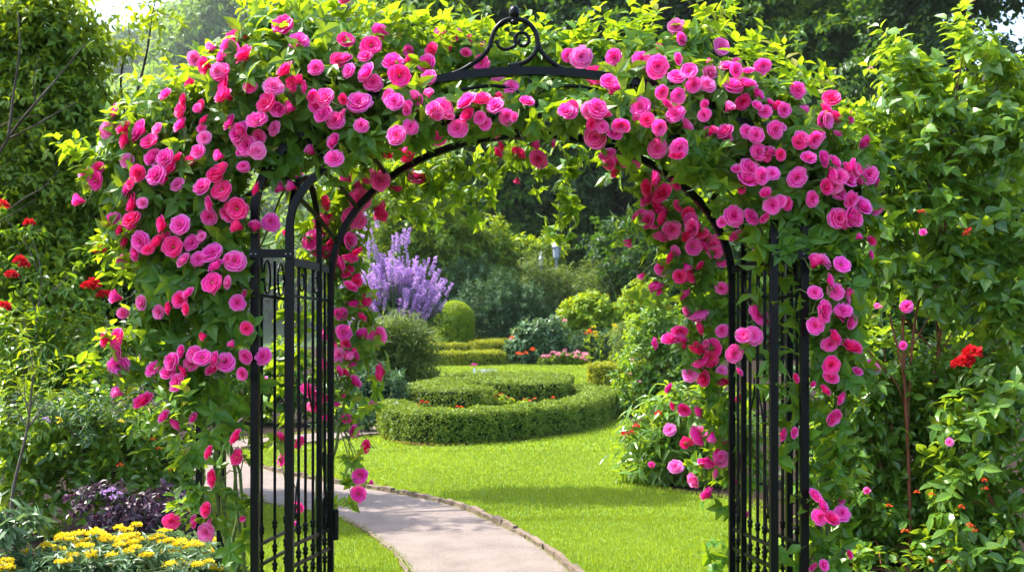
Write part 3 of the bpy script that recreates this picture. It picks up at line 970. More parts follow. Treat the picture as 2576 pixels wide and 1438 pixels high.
FRONT += parse(1715, 719, """385,150,105,oh 312,250,90,oh 360,252,95,oh 262,342,90,oh 285,435,45,sh 668,35,75,oh 770,30,90,oh 708,130,115,oh 810,128,90,oh 672,203,90,oh 742,292,80,oh
845,318,100,sr 750,398,80,sr 748,466,75,sh 880,433,50,sh 955,415,75,sh 715,530,60,sr 790,560,65,sh 755,655,85,sh 655,490,30,bh 568,465,45,sr 665,1060,70,sh 700,1110,75,sh 692,1162,85,oh
805,1145,85,oh 750,1175,75,sr 800,1080,35,sh 710,1405,55,sh 655,1405,45,sh 840,1350,40,sr 500,745,60,sh 560,735,50,sh""")
REAR = parse(861, 0, """810,735,50,sr 775,775,60,sr 880,778,70,sr 955,725,80,sh 985,795,75,sh 1000,830,60,sh 1055,725,45,sh 880,900,40,br 375,900,95,sh 115,880,100,oh 190,905,100,oh 25,890,70,oh
60,940,85,sh 85,1005,105,oh 55,1095,105,oh 170,1050,90,sr 190,1085,70,sr 265,930,70,sr 230,765,60,sr 335,790,70,sr 295,745,80,sh 470,705,90,sh 30,1210,80,sh 45,1280,80,sh 20,1360,70,sr
1455,812,105,oh 1380,825,80,sh 1330,825,75,sh 1380,870,55,sr 1325,765,75,sh 1595,900,95,sh 1545,945,80,sr 1620,980,90,sr 1545,1010,90,sh 1575,1045,80,sr 1500,1095,90,sh 1540,1110,80,sh
1625,1100,80,sr 1660,1155,95,oh 1610,1185,60,sh 1695,1030,60,sr 1690,920,60,sr 1447,1210,55,bh 1608,1350,75,oh 1512,1380,45,bh 1575,1420,75,sh 1700,1390,70,sr 1660,1300,60,sr""")
REAR += parse(0, 0, """1490,865,70,sh 1560,1200,100,sh 1640,1080,80,sr 1510,1340,80,sh 1610,1150,90,sh 1670,1200,90,sr 1580,1260,70,sh 1640,1270,70,sr 1700,1330,80,sh 1440,1190,60,sr 1650,1020,70,sr""")
REAR += parse(1715, 0, """40,1110,80,sh 60,1150,85,sh 100,1160,70,sr 55,1240,85,oh 160,1235,95,oh 190,1305,80,oh 60,1380,80,sr 20,1390,70,sh 100,1340,50,sr 280,1195,70,sh 375,1280,50,sh 60,830,70,sr 30,1180,60,sr""")
REAR += parse(0, 719, """1500,1110,65,oh 1415,770,75,sh 1495,780,65,sh 1410,870,60,sr 1325,470,45,sh 1550,540,90,sh 1620,540,90,sr 1580,590,80,sr 1690,580,60,sh 1700,430,50,sh 1640,240,60,sh 1660,310,70,sr
1700,145,60,sh 1640,650,60,sh 1480,1190,30,bh 1640,390,70,sh""")
REAR += parse(861, 719, """35,10,70,sh 65,75,85,sh 10,140,60,sh 175,250,100,oh 105,255,80,sh 55,320,30,bh 10,370,55,sr 20,290,50,sr 208,432,85,sr 58,488,75,sh 5,545,30,sh 10,440,50,sr 163,610,65,sh 20,665,45,sr
50,730,60,sh 130,808,65,sr 87,950,80,oh 140,990,30,bh 80,1045,85,oh 1560,290,60,sh 1650,280,85,sh 1700,220,75,sh 1710,280,60,sh 1650,520,50,sh 1670,600,50,sr 1585,5,70,sr 1715,35,70,sh 1710,625,50,sr""")
REAR += parse(1715, 719, """80,130,100,sl 35,130,60,sl 105,205,75,sr 75,310,70,sr 150,310,85,sr 85,370,75,sr 20,290,60,sr 45,440,90,ol 120,465,80,sr 160,400,40,sr 95,625,65,sh 15,620,60,sr 95,745,95,sh
40,770,60,sr 20,790,50,sr 130,870,90,sh 200,850,70,sr 205,770,45,sr 70,970,75,sl 180,945,55,sl 140,1055,85,sh 300,200,40,sh 290,570,40,sr 280,980,35,sh 330,1150,35,sl""")

# ------------------------------------------------------------------ the climbing roses on the arch
FB_L = [(600, 1390, 42), (520, 1260, 34), (590, 1290, 42), (605, 1190, 46), (525, 1140, 46), (600, 1090, 52), (560, 1020, 58), (480, 1000, 44), (600, 950, 66), (450, 930, 64), (345, 895, 46), (520, 870, 78), (390, 830, 56),
        (590, 830, 76), (480, 780, 86), (400, 740, 56), (560, 700, 86), (450, 680, 88), (390, 620, 70), (570, 600, 86), (460, 570, 90), (345, 560, 56), (600, 500, 84), (490, 470, 98), (385, 470, 84), (315, 450, 56), (262, 440, 30),
        (640, 400, 86), (540, 380, 98), (430, 370, 88), (335, 345, 54), (720, 330, 96), (610, 280, 108), (500, 290, 84), (410, 270, 50), (700, 200, 108), (590, 190, 76), (800, 250, 108), (820, 140, 92, 5.45), (740, 100, 80, 5.45), (660, 110, 64, 5.45),
        (900, 300, 76), (920, 190, 104, 5.42), (960, 115, 62, 5.6), (1020, 250, 86), (1060, 160, 76, 5.6), (1130, 280, 58), (1150, 170, 70, 5.75), (1150, 125, 46, 5.75), (1230, 275, 56), (1230, 180, 62, 5.75), (1290, 275, 50), (1290, 150, 44, 5.75)]
FB_L += [(860, 395, 40, 5.14), (930, 345, 42, 5.14), (1000, 318, 42, 5.14), (1080, 298, 42, 5.14), (1160, 288, 40, 5.14), (1240, 282, 40, 5.14), (1310, 280, 38, 5.14)]
FB_R = [(1390, 282, 40, 5.14), (1470, 290, 40, 5.14), (1550, 305, 42, 5.14), (1640, 330, 42, 5.14), (1720, 365, 42, 5.14), (1800, 415, 42, 5.14), (1390, 275, 68), (1400, 160, 66, 5.72), (1340, 170, 50, 5.75), (1480, 300, 66), (1500, 180, 72, 5.6), (1560, 255, 86), (1600, 180, 76, 5.45), (1640, 315, 76), (1700, 230, 98), (1740, 150, 72, 5.45), (1750, 350, 72), (1800, 275, 88), (1830, 400, 74),
        (1860, 225, 66), (1900, 320, 88), (1930, 440, 84), (1960, 275, 58), (2000, 380, 88), (2030, 480, 88), (2060, 330, 56), (2100, 430, 78), (2140, 500, 66), (2160, 420, 46), (2050, 570, 88), (2130, 580, 66), (1960, 540, 74),
        (2000, 640, 76), (2085, 680, 76), (1950, 650, 50), (2065, 760, 76), (1970, 740, 46), (2120, 780, 56), (2065, 850, 72), (1960, 850, 42), (2100, 920, 66), (1965, 930, 44), (2075, 980, 56), (1975, 1010, 42), (2065, 1080, 56),
        (2005, 1120, 40), (2065, 1180, 46), (2070, 1290, 54), (1990, 1260, 36), (2075, 1400, 46), (1990, 1390, 36), (1890, 640, 40), (1890, 860, 34, 5.4), (1880, 760, 34, 5.4)]
RB_L = [(870, 480, 56), (905, 430, 48), (860, 560, 54), (865, 640, 52), (872, 720, 52), (875, 800, 50), (868, 880, 46), (850, 960, 38), (845, 1040, 26), (720, 780, 60), (700, 900, 46), (690, 1000, 40), (700, 1120, 32), (760, 620, 60), (780, 520, 50),
        (960, 410, 48, 5.75), (900, 370, 50, 5.6), (1000, 425, 40), (1080, 425, 36), (1150, 405, 36), (1240, 388, 32), (1320, 385, 30), (1060, 370, 40, 5.7), (1170, 350, 36, 5.7), (1290, 345, 34, 5.75)]
RB_R = [(1430, 390, 32), (1530, 400, 38), (1600, 425, 40), (1400, 350, 34, 5.75), (1500, 360, 36, 5.7), (1620, 380, 40, 5.65), (1720, 430, 46, 5.6), (1650, 455, 50), (1700, 510, 56), (1740, 580, 56), (1665, 560, 40), (1760, 660, 60), (1705, 645, 44), (1785, 740, 60), (1730, 700, 34),
        (1795, 820, 56), (1765, 880, 44), (1800, 920, 46), (1780, 1000, 44), (1800, 1080, 44), (1795, 1165, 38), (1812, 1250, 28), (1805, 1390, 30), (1850, 540, 50, 5.6), (1890, 720, 40, 5.8), (1890, 850, 40, 5.8), (1885, 980, 40, 5.8), (1890, 1120, 40, 5.8), (1885, 1240, 36, 5.8), (1895, 1360, 30, 5.8)]

POST_BANDS = [(627, 668, 430), (714, 748, 520), (795, 814, 560), (822, 843, 640), (1828, 1854, 600), (1934, 1960, 640), (2012, 2036, 560), (545, 570, 905)]

def off_the_iron(p, sprig):
    """leave the posts, the top beam and the crest as clear of leaves as the photograph shows them"""
    vx = VX0 + F * p[:, 0] / p[:, 1]
    vy = HZ - F * (p[:, 2] - EYE) / p[:, 1]
    keep = np.ones(len(p), bool)
    for a, b, y in POST_BANDS:
        keep &= ~((vx > a - sprig) & (vx < b + sprig) & (vy > y) & (p[:, 1] < 5.95) & (R.uniform(0, 1, len(p)) < 0.86))
    for a, b, pr in ((668, 716, 0.72), (748, 795, 0.72), (1854, 1934, 0.45)):
        keep &= ~((vx > a) & (vx < b) & (vy > 640) & (R.uniform(0, 1, len(p)) < pr))
    beam = (vx > 1090) & (vx < 1475) & (np.abs(vy - (178 + (vx - 1280) ** 2 / 1550)) < 26) & (p[:, 1] < 5.3)
    keep &= ~beam
    # inner ring in view
    rx, ry = (vx - 1336) / 504, None
    yr = 708 - 370 * np.sqrt(np.clip(1 - rx ** 2, 0, 1))
    keep &= ~((np.abs(vy - yr) < 42) & (np.abs(rx) < 1) & (p[:, 1] < 5.95) & (R.uniform(0, 1, len(p)) < 0.93))
    return keep

def cane_pieces(lines):
    pcs = []
    for ln, r in lines:
        q = spline(ln, 7)
        q = q + R.normal(0, 0.006, q.shape)
        pcs.append(tube(q, np.linspace(r, r * 0.45, len(q)), 6) + (0, None, True))
    return pcs

def rose(label, foot, blobs, Yc, depth, blooms, lines, front, shoots, vines=()):
    t = thing('climbing_rose', label, 'climbing rose', (foot[0], foot[1], 0), 'climbing roses trained over the arch')
    p, d = blob_pts(px_blobs(blobs, Yc, depth), 120 if front else 112, (0.35, 1.0))
    k = off_the_iron(p, 19)
    p, d = p[k], d[k]
    dd = dir_mix(d, 0.5, 0.10, 0.45 if front else 0.15, 0.45)
    pcs = []
    V, T, ti = twigs('rose', p, dd, 0.045, 5, 0.100, 0.28, 0.7, 0.95, True, 0.45)
    pcs.append((V, T, 0, ti))
    # young shoots standing out of the top and the outside
    if len(shoots):
        sp_, sd = [], []
        for vx, vy, y in shoots:
            for _ in range(4):
                sp_.append(P(vx + R.normal(0, 22), vy + R.normal(0, 14), y + R.normal(0, 0.12)))
                sd.append((R.normal(0, 0.45) + (vx - 1335) / 1800, R.normal(-0.1, 0.3), 1.0))
        V, T, ti = twigs('rose', np.array(sp_), np.array(sd), R.uniform(0.09, 0.20, len(sp_)), 9, 0.080, 0.10, 0.8, 0.8)
        pcs.append((V, T, 0, np.clip(ti + 0.3, 0, 1)))
    cl = list(lines)
    for ln in vines:
        q = spline([P(*w) for w in ln], 6)
        cl.append((q[::4], 0.004))
        dv = unit(np.gradient(q, axis=0)) * 0.3 + R.normal(0, 0.5, q.shape)
        V, T, ti = twigs('rose', q + R.normal(0, 0.03, q.shape), dv, 0.06, 5, 0.070, 0.45, 0.5, 0.9, True)
        pcs.append((V, T, 0, np.clip(ti + 0.2, 0, 1)))
    part('foliage', pcs, [M['rose_leaf']], t)
    # a thin stem from each bloom back into the plant
    rest = []
    blooms = sorted(blooms, key=lambda b: -b[2])
    stems = []
    cen = np.array([b[0] for b in px_blobs(blobs, Yc, depth)])
    def front_y(vx, vy):
        best, off = 9.0, None
        for b in blobs:
            yb = b[3] if len(b) > 3 else Yc
            dd = math.hypot(vx - b[0], vy - b[1]) / b[2]
            if dd < 1:
                best = min(best, yb - b[2] / F * yb * depth * 1.02 * math.sqrt(1 - dd * dd))
            elif off is None or dd < off[0]:
                off = (dd, yb)
        return best if best < 9 else off[1]
    for i, (vx, vy, rp, kd, c) in enumerate(blooms):
        out = (vx - 1335) / 900.0
        if front:
            y = front_y(vx, vy) - 0.055 - R.uniform(0, 0.05)
            if kd in 'oe':
                d = np.array([0.35 * out + R.normal(0, 0.34), -1, 0.22 + R.normal(0, 0.32)])
            else:
                d = np.array([0.8 * out + R.normal(0, 0.5), -0.75, 0.30 + R.normal(0, 0.45)])
        else:
            y = front_y(vx, vy) - 0.03 - R.uniform(0, 0.05)
            if kd in 'oe':
                d = np.array([-0.3 * out + R.normal(0, 0.25), -1, R.normal(0, 0.25)])
            else:
                d = np.array([-0.7 * out + R.normal(0, 0.5), R.uniform(-0.55, 0.65), -0.1 + R.normal(0, 0.5)])
        pos = P(vx, vy, y)
        r = rp / F * y * (1.13 if kd in 'oe' else 1.28)
        if i < 100:
            add_bloom(t, pos, d, r * (0.92 if kd == 'b' else 1), kd, c)
        else:
            rest.append((pos, d, r, kd, c))
        near = cen[np.argmin(np.linalg.norm(cen - pos, axis=1))]
        back = pos - unit(d) * r * 0.8
        stems.append((np.array([back, (back * 0.6 + near * 0.4) + UP * 0.03, near]), 0.0032))
    if rest:
        pcs = []
        for pos, d, r, kd, c in rest:
            V, T, mi, ti, sm = BA[kd, 0]
            V = (V * r) @ frame_to(d, R.uniform(0, 6)).T + pos
            pcs.append((V, T, np.where(mi == 0, {'h': 0, 'r': 3, 'l': 4}[c], mi), ti, True))
        o = part('rose_blooms', pcs, [M['petal_pink'], M['calyx'], M['stamen'], M['petal_red'], M['petal_pale']], t)
        o['kind'] = 'stuff'
    part('vine_canes', cane_pieces(cl) + [tube(a, b, 4) + (0, None, True) for a, b in stems], [M['cane']], t)
    return t

def up_canes(x, Y, side, tops):
    out = []
    for k, (vx, vy) in enumerate(tops):
        e = P(vx, vy, Y)
        a = np.array([x + R.normal(0, 0.05), Y + 0.05 + R.normal(0, 0.04), -0.02])
        m1 = np.array([x + side * (0.05 + R.normal(0, 0.04)), Y + R.normal(0, 0.05), 0.6])
        m2 = np.array([x + side * (0.12 + R.normal(0, 0.05)), Y + R.normal(0, 0.05), 1.3])
        out.append((np.array([a, m1, m2, (m2 + e) / 2 + np.array([side * 0.05, 0, 0.1]), e]), 0.012))
    return out

fl = [b for b in FRONT if b[0] < 1335]
fr = [b for b in FRONT if b[0] >= 1335]
rl = [b for b in REAR if b[0] < 1335]
rr2 = [b for b in REAR if b[0] >= 1335]
def extra(blobs, n):
    out = []
    for _ in range(n):
        b = blobs[int(R.integers(0, len(blobs)))]
        a, q = R.uniform(0, 6.28), R.uniform(0.2, 0.95)
        out.append((b[0] + math.cos(a) * q * b[2], b[1] + math.sin(a) * q * b[2], R.uniform(12, 21), 'sssoob'[int(R.integers(0, 6))], 'hhhrrl'[int(R.integers(0, 6))]))
    def ringd(x, y):
        q = 1 - ((x - 1336) / 504) ** 2
        return abs(y - 708 + 370 * math.sqrt(q)) if q > 0 else 99
    return [e for e in out if ringd(e[0], e[1]) > 36 and not (620 < e[0] < 850 and e[1] > 480) and not (1820 < e[0] < 2040 and e[1] > 520)]

fl += extra([b for b in FB_L if b[1] < 820 and len(b) == 3], 60)
fr += extra([b for b in FB_R if b[1] < 900 and len(b) == 3], 70)
rl += extra(RB_L[:7], 22)
rr2 += extra(RB_R[7:21], 26)
top_l = [(x, y + (50 if x < 640 else 10), 5.5) for x, y in ((420, 205), (470, 170), (530, 140), (600, 90), (650, 55), (700, 40), (760, 30), (820, 30), (880, 50), (940, 60), (1000, 70), (1040, 80), (1110, 95), (1160, 95), (1200, 100), (1250, 110), (690, 90), (560, 170), (500, 210), (380, 240))] + \
        [(x, y, 5.3) for x, y in ((300, 330), (250, 400), (240, 460), (330, 700), (300, 880), (250, 960), (330, 990), (450, 1040), (320, 640), (470, 1180), (480, 1300))]
top_r = [(x, y, 5.55) for x, y in ((1380, 105), (1430, 110), (1480, 120), (1540, 120), (1590, 105), (1640, 100), (1790, 90), (1800, 60), (1740, 100), (1850, 150), (1900, 170), (1950, 200), (1990, 220), (2040, 245))] + \
        [(x, y, 5.35) for x, y in ((2140, 330), (2180, 400), (2190, 470), (2180, 600), (2160, 700), (2140, 880), (2130, 1000), (2120, 1250))]
rose('climbing rose smothered in crimson blooms on the arch post beside the yellow yarrow', (-1.5, 5.3), FB_L, 5.3, 0.95, fl,
     up_canes(-1.5, 5.45, -1, ((560, 700), (480, 500), (600, 300), (800, 150), (540, 880), (900, 180))), True, top_l)
rose('climbing rose of bright magenta blooms on the arch post beside the tall glossy green shrub', (1.72, 5.3), FB_R, 5.3, 0.95, fr,
     up_canes(1.66, 5.45, 1, ((2060, 700), (2080, 500), (1900, 300), (1700, 200), (2060, 880), (1550, 200))), True, top_r)
vl = [[(1075, 385, 6.0), (1070, 450, 6.02), (1062, 520, 6.05), (1070, 575, 6.06)], [(1160, 390, 6.0), (1170, 450, 6.03), (1185, 505, 6.05), (1190, 545, 6.05)], [(1235, 380, 6.0), (1225, 440, 6.02), (1232, 500, 6.04)],
      [(1010, 420, 6.0), (1020, 470, 6.02), (1030, 540, 6.04)], [(1115, 390, 6.05), (1120, 440, 6.06), (1110, 480, 6.07)],
      [(870, 1040, 5.95), (880, 1120, 5.95), (875, 1200, 5.95), (880, 1270, 5.95)], [(930, 760, 5.95), (945, 830, 5.95), (935, 930, 5.95), (925, 1010, 5.95)]]
vr = [[(1425, 390, 6.0), (1432, 440, 6.02), (1425, 500, 6.04), (1430, 525, 6.05)], [(1408, 500, 6.05), (1405, 550, 6.06), (1408, 562, 6.06)], [(1600, 520, 5.95), (1580, 570, 5.95), (1590, 610, 5.95)], [(1660, 690, 5.95), (1640, 730, 5.95), (1650, 770, 5.95)],
      [(1380, 385, 6.0), (1375, 420, 6.0), (1385, 450, 6.0)]]
rose('climbing rose of backlit pink blooms hanging inside the arch before the lavender bush', (-1.25, 5.95), RB_L, 6.02, 0.8, rl,
     up_canes(-1.2, 6.0, 1, ((870, 700), (860, 500), (865, 620))), False, [], vl)
rose('climbing rose of backlit pink blooms hanging inside the arch above the peony bush', (1.42, 5.95), RB_R, 6.02, 0.8, rr2,
     up_canes(1.36, 6.0, -1, ((1790, 800), (1760, 640), (1800, 900))), False, [], vr)

# ------------------------------------------------------------------ trees beyond the garden
def tree(name, label, trunk_vx, Y, lst, leaf, mat, L, K, dens, tl, r0, group=None, bark='bark', depth=1.0, droop=0.3, cat='tree', up=0.25, shell=(0.45, 1.0), boughs=None):
    bl = px_blobs(lst, Y, depth)
    return shrub(name, label, cat, ((trunk_vx - VX0) / F * Y, Y), bl, leaf, mat, L, K, dens, tl, group, bark, r0, droop, 0.9, shell, 'crown', up, 1.0, 'trunk', boughs=boughs)

GT = 'tall trees closing the garden'
tree('broadleaf_tree', 'tall dark green tree with a straight trunk behind the two grey lanterns', 1435, 51,
     [(1060, 40, 120), (1000, 180, 80), (1180, -60, 150), (1250, 100, 150), (1400, -40, 160), (1450, 150, 150), (1150, 250, 130), (1300, 330, 140), (1450, 330, 130), (1080, 400, 100), (1250, 480, 110), (1400, 470, 100), (1190, 570, 80), (1330, 570, 80)],
     'ovate', 'tree_leaf', 0.42, 9, 4.2, 0.8, 0.42, GT, up=0.0, boughs=(26, 17, 0.95))
tree('broadleaf_tree', 'tall dark tree with a leaning trunk above the pale grasses', 1660, 49,
     [(1620, -50, 160), (1700, 120, 150), (1550, 60, 130), (1830, -40, 150), (1650, 300, 150), (1800, 280, 140), (1550, 420, 100), (1720, 470, 120), (1560, 540, 60), (1830, 500, 110), (1870, 120, 130)],
     'ovate', 'dark_leaf', 0.42, 9, 4.2, 0.8, 0.42, GT, up=0.0, boughs=(26, 17, 0.95))
tree('broadleaf_tree', 'broad dark tree with layered drooping boughs behind the arch top beside the pale sky gaps', 2150, 46,
     [(2000, -40, 150), (2100, 100, 150), (2000, 250, 140), (2190, 250, 130), (2230, 20, 120), (2060, 420, 130), (2230, 400, 130), (2150, 560, 130), (2000, 600, 110), (1900, 400, 110), (1960, 120, 110)],
     'ovate', 'tree_leaf', 0.40, 9, 4.2, 0.8, 0.40, GT, up=0.0, boughs=(26, 17, 0.9))
tree('broadleaf_tree', 'loose dark tree with sky showing through its twigs over the tall glossy shrub', 2480, 40,
     [(2380, 80, 60), (2500, -60, 90), (2560, 130, 50), (2440, 200, 80), (2350, 300, 110), (2300, -70, 100), (2480, 330, 110), (2590, 300, 80), (2400, -80, 90), (2420, 480, 130), (2560, 480, 130), (2260, 150, 70), (2500, 650, 140), (2300, 650, 130)],
     'ovate', 'dark_leaf', 0.32, 9, 4.4, 0.7, 0.28, GT, up=0.0, boughs=(24, 13, 0.7))
tree('understory_tree', 'bright sunlit leafy tree standing behind the lavender bush', 1030, 38,
     [(960, 560, 60), (1030, 500, 80), (1080, 580, 80), (990, 640, 70), (1110, 660, 80), (940, 480, 50), (1060, 420, 60), (960, 700, 70), (1150, 610, 60)],
     'ovate', 'sunny_leaf', 0.24, 10, 8.0, 0.6, 0.12, depth=1.2)
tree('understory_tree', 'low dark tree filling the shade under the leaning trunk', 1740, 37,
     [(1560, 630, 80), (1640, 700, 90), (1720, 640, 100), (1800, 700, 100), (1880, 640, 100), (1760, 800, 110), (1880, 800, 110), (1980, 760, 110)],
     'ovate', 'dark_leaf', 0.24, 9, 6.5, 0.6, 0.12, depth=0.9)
# dense woodland far behind, read as one mass
wb = []
for vx in range(930, 2760, 95):
    for vy in (140, 300, 460, 620, 780):
        if vx > 2200 and vy < 200:
            continue
        wb.append((vx + R.uniform(-30, 30), vy + R.uniform(-40, 40), R.uniform(75, 110), R.uniform(58, 64)))
p, d = blob_pts(px_blobs(wb, 60, 0.8), 1.5, (0.5, 1.0))
V, T, ti = twigs('ovate', p, dir_mix(d, 0.6, 0.2), 1.0, 8, 0.55, 0.3)
o = part('woodland', [(V, T, 0, ti)], [M['dark_leaf']])
o['kind'] = 'stuff'

# the wooded hill in the distance
hx = np.linspace(-150, 40, 60)
hy = np.linspace(62, 190, 40)
def hill_z(x, y):
    crest = np.interp(x, [-150, -75, -62, -52, -42, -32, -24, -16, -8, 0, 12, 40], [16, 24, 29, 33, 42, 46, 48, 49, 47, 42, 30, 14])
    s = np.clip((y - 62) / 78.0, 0, 1)
    return 0.2 + crest * (s * s * (3 - 2 * s)) + 1.5 * np.sin(x * 0.21) * np.sin(y * 0.13) * s
XX, YY = np.meshgrid(hx, hy)
HS = 4.4
V = np.stack([XX, YY, hill_z(XX, YY)], -1).reshape(-1, 3) * HS
T = []
for i in range(len(hy) - 1):
    for j in range(len(hx) - 1):
        a = i * len(hx) + j
        T += [(a, a + 1, a + 61), (a, a + 61, a + 60)]
M['hill_turf'] = plain('hill_turf', (0.04, 0.075, 0.02), 0.95, 0.1, noise=0.5, scale=0.1)
structure('hills', [(V, np.array(T), 0, None, True)], [M['hill_turf']])
hb = []
for _ in range(380):
    x, y = R.uniform(-75, 12), R.uniform(72, 142)
    vx = VX0 + F * x / y
    if 180 < vx < 1150:
        r = R.uniform(2.2, 4.2)
        hb.append((np.array([x, y, float(hill_z(x, y)) + r * 0.7]) * HS, (r * HS, r * HS, r * HS * R.uniform(0.8, 1.2))))
p, d = blob_pts(hb, 0.05, (0.6, 1.0))
V, T, ti = twigs('ovate', p, dir_mix(d, 0.6, 0.3), 5.6, 7, 4.0, 0.25)
o = part('hill_forest', [(V, T, 0, ti)], [M['tree_leaf']])
o['kind'] = 'stuff'
tree('distant_tree', 'hazy pale tree rising highest on the wooded hill against the sky', 520, 300,
     [(500, 90, 60), (560, 50, 55), (450, 130, 45), (530, 160, 70), (600, 110, 55), (470, 210, 60), (560, 230, 70), (520, 20, 35), (610, 30, 40)],
     'ovate', 'tree_leaf', 2.5, 8, 0.14, 4.8, 0.4)
tree('distant_tree', 'hazy rounded tree lower down the hill under the tall pale one', 420, 280,
     [(400, 270, 55), (450, 300, 60), (370, 310, 50), (500, 330, 70), (420, 370, 70), (560, 340, 70)],
     'ovate', 'sunny_leaf', 2.2, 8, 0.15, 4.2, 0.4)
tree('distant_tree', 'hazy tree on the hilltop beside the dark crowns', 880, 320,
     [(860, 50, 50), (910, 40, 45), (820, 70, 50), (760, 60, 50), (700, 50, 55), (930, 90, 50), (670, 10, 40)],
     'ovate', 'tree_leaf', 2.6, 8, 0.125, 5.0, 0.4)

# ------------------------------------------------------------------ the tree and bushes on the yellow-flower side
left_crown = [(40, 60, 100), (130, 40, 80), (165, 110, 46), (60, 200, 100), (140, 215, 70), (190, 270, 50), (30, 340, 90), (130, 350, 90), (200, 380, 70), (250, 350, 30), (60, 480, 90), (180, 490, 90), (280, 480, 60), (40, 610, 90), (150, 630, 80), (250, 600, 70),
              (385, 30, 15), (325, 105, 15), (20, 740, 80), (130, 750, 70), (600, 240, 60, 9.9), (670, 220, 70, 10.0), (750, 215, 76, 9.9), (830, 220, 76, 9.9), (905, 230, 66, 9.8), (970, 240, 50, 9.8)]  # wider far clumps, hidden behind the roses, added to shade the lawn
tree('garden_tree', 'sunlit small-leaved garden tree with dark slanting branches over the shrub bed', -190, 8.6, left_crown,
     'ovate', 'sunny_leaf', 0.076, 8, 74, 0.16, 0.045, depth=1.1, droop=0.3, up=0.1, boughs=(34, 9, 0.10))
# bare slanting boughs of the same tree
br = bpy.data.objects['garden_tree']
pcs = []
for ln, r in (([(-80, 520), (20, 350), (90, 260), (150, 190), (215, 110)], 0.015), ([(20, 350), (80, 320), (150, 280), (200, 255)], 0.009), ([(20, 350), (35, 230), (50, 120), (45, 30)], 0.012), ([(90, 260), (85, 200), (100, 140)], 0.007),
              ([(-20, 560), (60, 500), (110, 470), (150, 425)], 0.008), ([(-20, 330), (40, 300), (100, 290)], 0.007), ([(-60, 590), (30, 540), (90, 500)], 0.008)):
    q = spline([P(a, b, 7.9 + R.uniform(-0.1, 0.1)) for a, b in ln], 7)
    pcs.append(tube(q, np.linspace(r, r * 0.3, len(q)), 6) + (0, None, True))
part('bough', pcs, [M['bark']], br)

def cluster(pos, r, n, kind='petal', L=None):
    """a ball of small petals"""
    q = unit(R.normal(0, 1, (n, 3)))
    q[:, 2] = np.abs(q[:, 2]) * 0.9 - 0.2
    pp = np.asarray(pos) + q * r * R.uniform(0.3, 0.7, (n, 1))
    return place(kind, pp, q + R.normal(0, 0.3, q.shape), R.normal(0, 1, q.shape), (L or r * 0.5) * R.uniform(0.7, 1.1, n), R.uniform(0, 1, n))

def flowers_on(t, lst, Y, mat, r, n=34, name='flower', stem=True):
    for b in lst:
        y = b[2] if len(b) > 2 else Y
        pos = P(b[0], b[1], y)
        V, T, ti = cluster(pos, r * R.uniform(0.8, 1.15), n)
        part(name, [(V, T, 0, ti)], [M[mat]], t)

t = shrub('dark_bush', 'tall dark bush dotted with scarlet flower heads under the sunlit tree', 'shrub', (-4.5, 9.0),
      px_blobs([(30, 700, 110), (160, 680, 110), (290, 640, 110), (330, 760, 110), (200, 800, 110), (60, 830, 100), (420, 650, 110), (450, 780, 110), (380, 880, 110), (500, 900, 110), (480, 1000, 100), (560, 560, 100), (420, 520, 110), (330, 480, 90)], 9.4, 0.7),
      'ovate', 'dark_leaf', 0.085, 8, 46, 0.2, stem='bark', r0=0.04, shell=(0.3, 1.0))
t = shrub('red_flower_shrub', 'loose shrub with round red flower heads in front of the sunlit tree', 'shrub', (-3.9, 7.6),
      px_blobs([(45, 690, 34), (235, 740, 30), (74, 590, 24), (10, 790, 30), (8, 545, 24), (150, 720, 40), (120, 790, 40), (60, 820, 50), (250, 660, 24)], 7.75, 0.7),
      'ovate', 'tree_leaf', 0.08, 8, 60, 0.14, stem='grey_bark', r0=0.014)
flowers_on(t, [(50, 655, 7.55), (30, 692, 7.5), (62, 668, 7.55), (235, 714, 7.6), (222, 720, 7.6), (74, 561, 7.6), (8, 772, 7.5), (5, 515, 7.5), (252, 630, 7.65), (262, 742, 7.65)], 7.6, 'scarlet', 0.056, 130)
shrub('laurel_bush', 'rounded laurel bush with glossy lit leaves under the slanting bough', 'shrub', (-4.0, 8.0),
      px_blobs([(40, 900, 100), (150, 890, 90), (240, 920, 70), (80, 980, 90), (190, 985, 90), (280, 1000, 60)], 7.9, 0.9),
      'lance', 'gloss_leaf', 0.115, 10, 66, 0.16, r0=0.03, up=0.5)
shrub('leafy_shrub', 'broad green shrub with pointed leaves between the laurel and the yellow flowers', 'shrub', (-2.9, 7.3),
      px_blobs([(60, 1080, 80), (160, 1090, 80), (260, 1080, 80), (350, 1110, 80), (60, 1180, 80), (180, 1190, 80), (300, 1190, 80), (400, 1160, 70), (420, 1230, 60), (100, 1260, 70), (440, 1090, 50)], 7.3, 0.8),
      'ovate', 'gloss_leaf', 0.088, 9, 80, 0.15, r0=0.02, up=0.45)
t = shrub('spurge_plant', 'grey green perennial with small lilac and yellow blooms in front of the laurel', 'perennial', (-3.2, 7.6),
      px_blobs([(120, 1050, 50), (200, 1050, 50), (280, 1060, 50), (340, 1020, 45), (60, 1050, 40)], 7.0, 0.7),
      'lance', 'blue_leaf', 0.075, 11, 60, 0.14, r0=0.012, up=0.8)
flowers_on(t, [(115, 1053), (122, 1060)], 6.75, 'lilac', 0.022, 24)
flowers_on(t, [(146, 1052), (152, 1062), (305, 1060)], 6.75, 'yellow', 0.022, 24)
t = shrub('purple_plant', 'low purple-leaved plant with violet flowers in the shade behind the yellow flowers', 'perennial', (-2.3, 6.8),
      px_blobs([(270, 1275, 50), (330, 1290, 50), (230, 1260, 40), (380, 1290, 50), (420, 1260, 45), (290, 1320, 40)], 6.75, 0.8),
      'ovate', 'purple_leaf', 0.06, 9, 90, 0.10, r0=0.01)
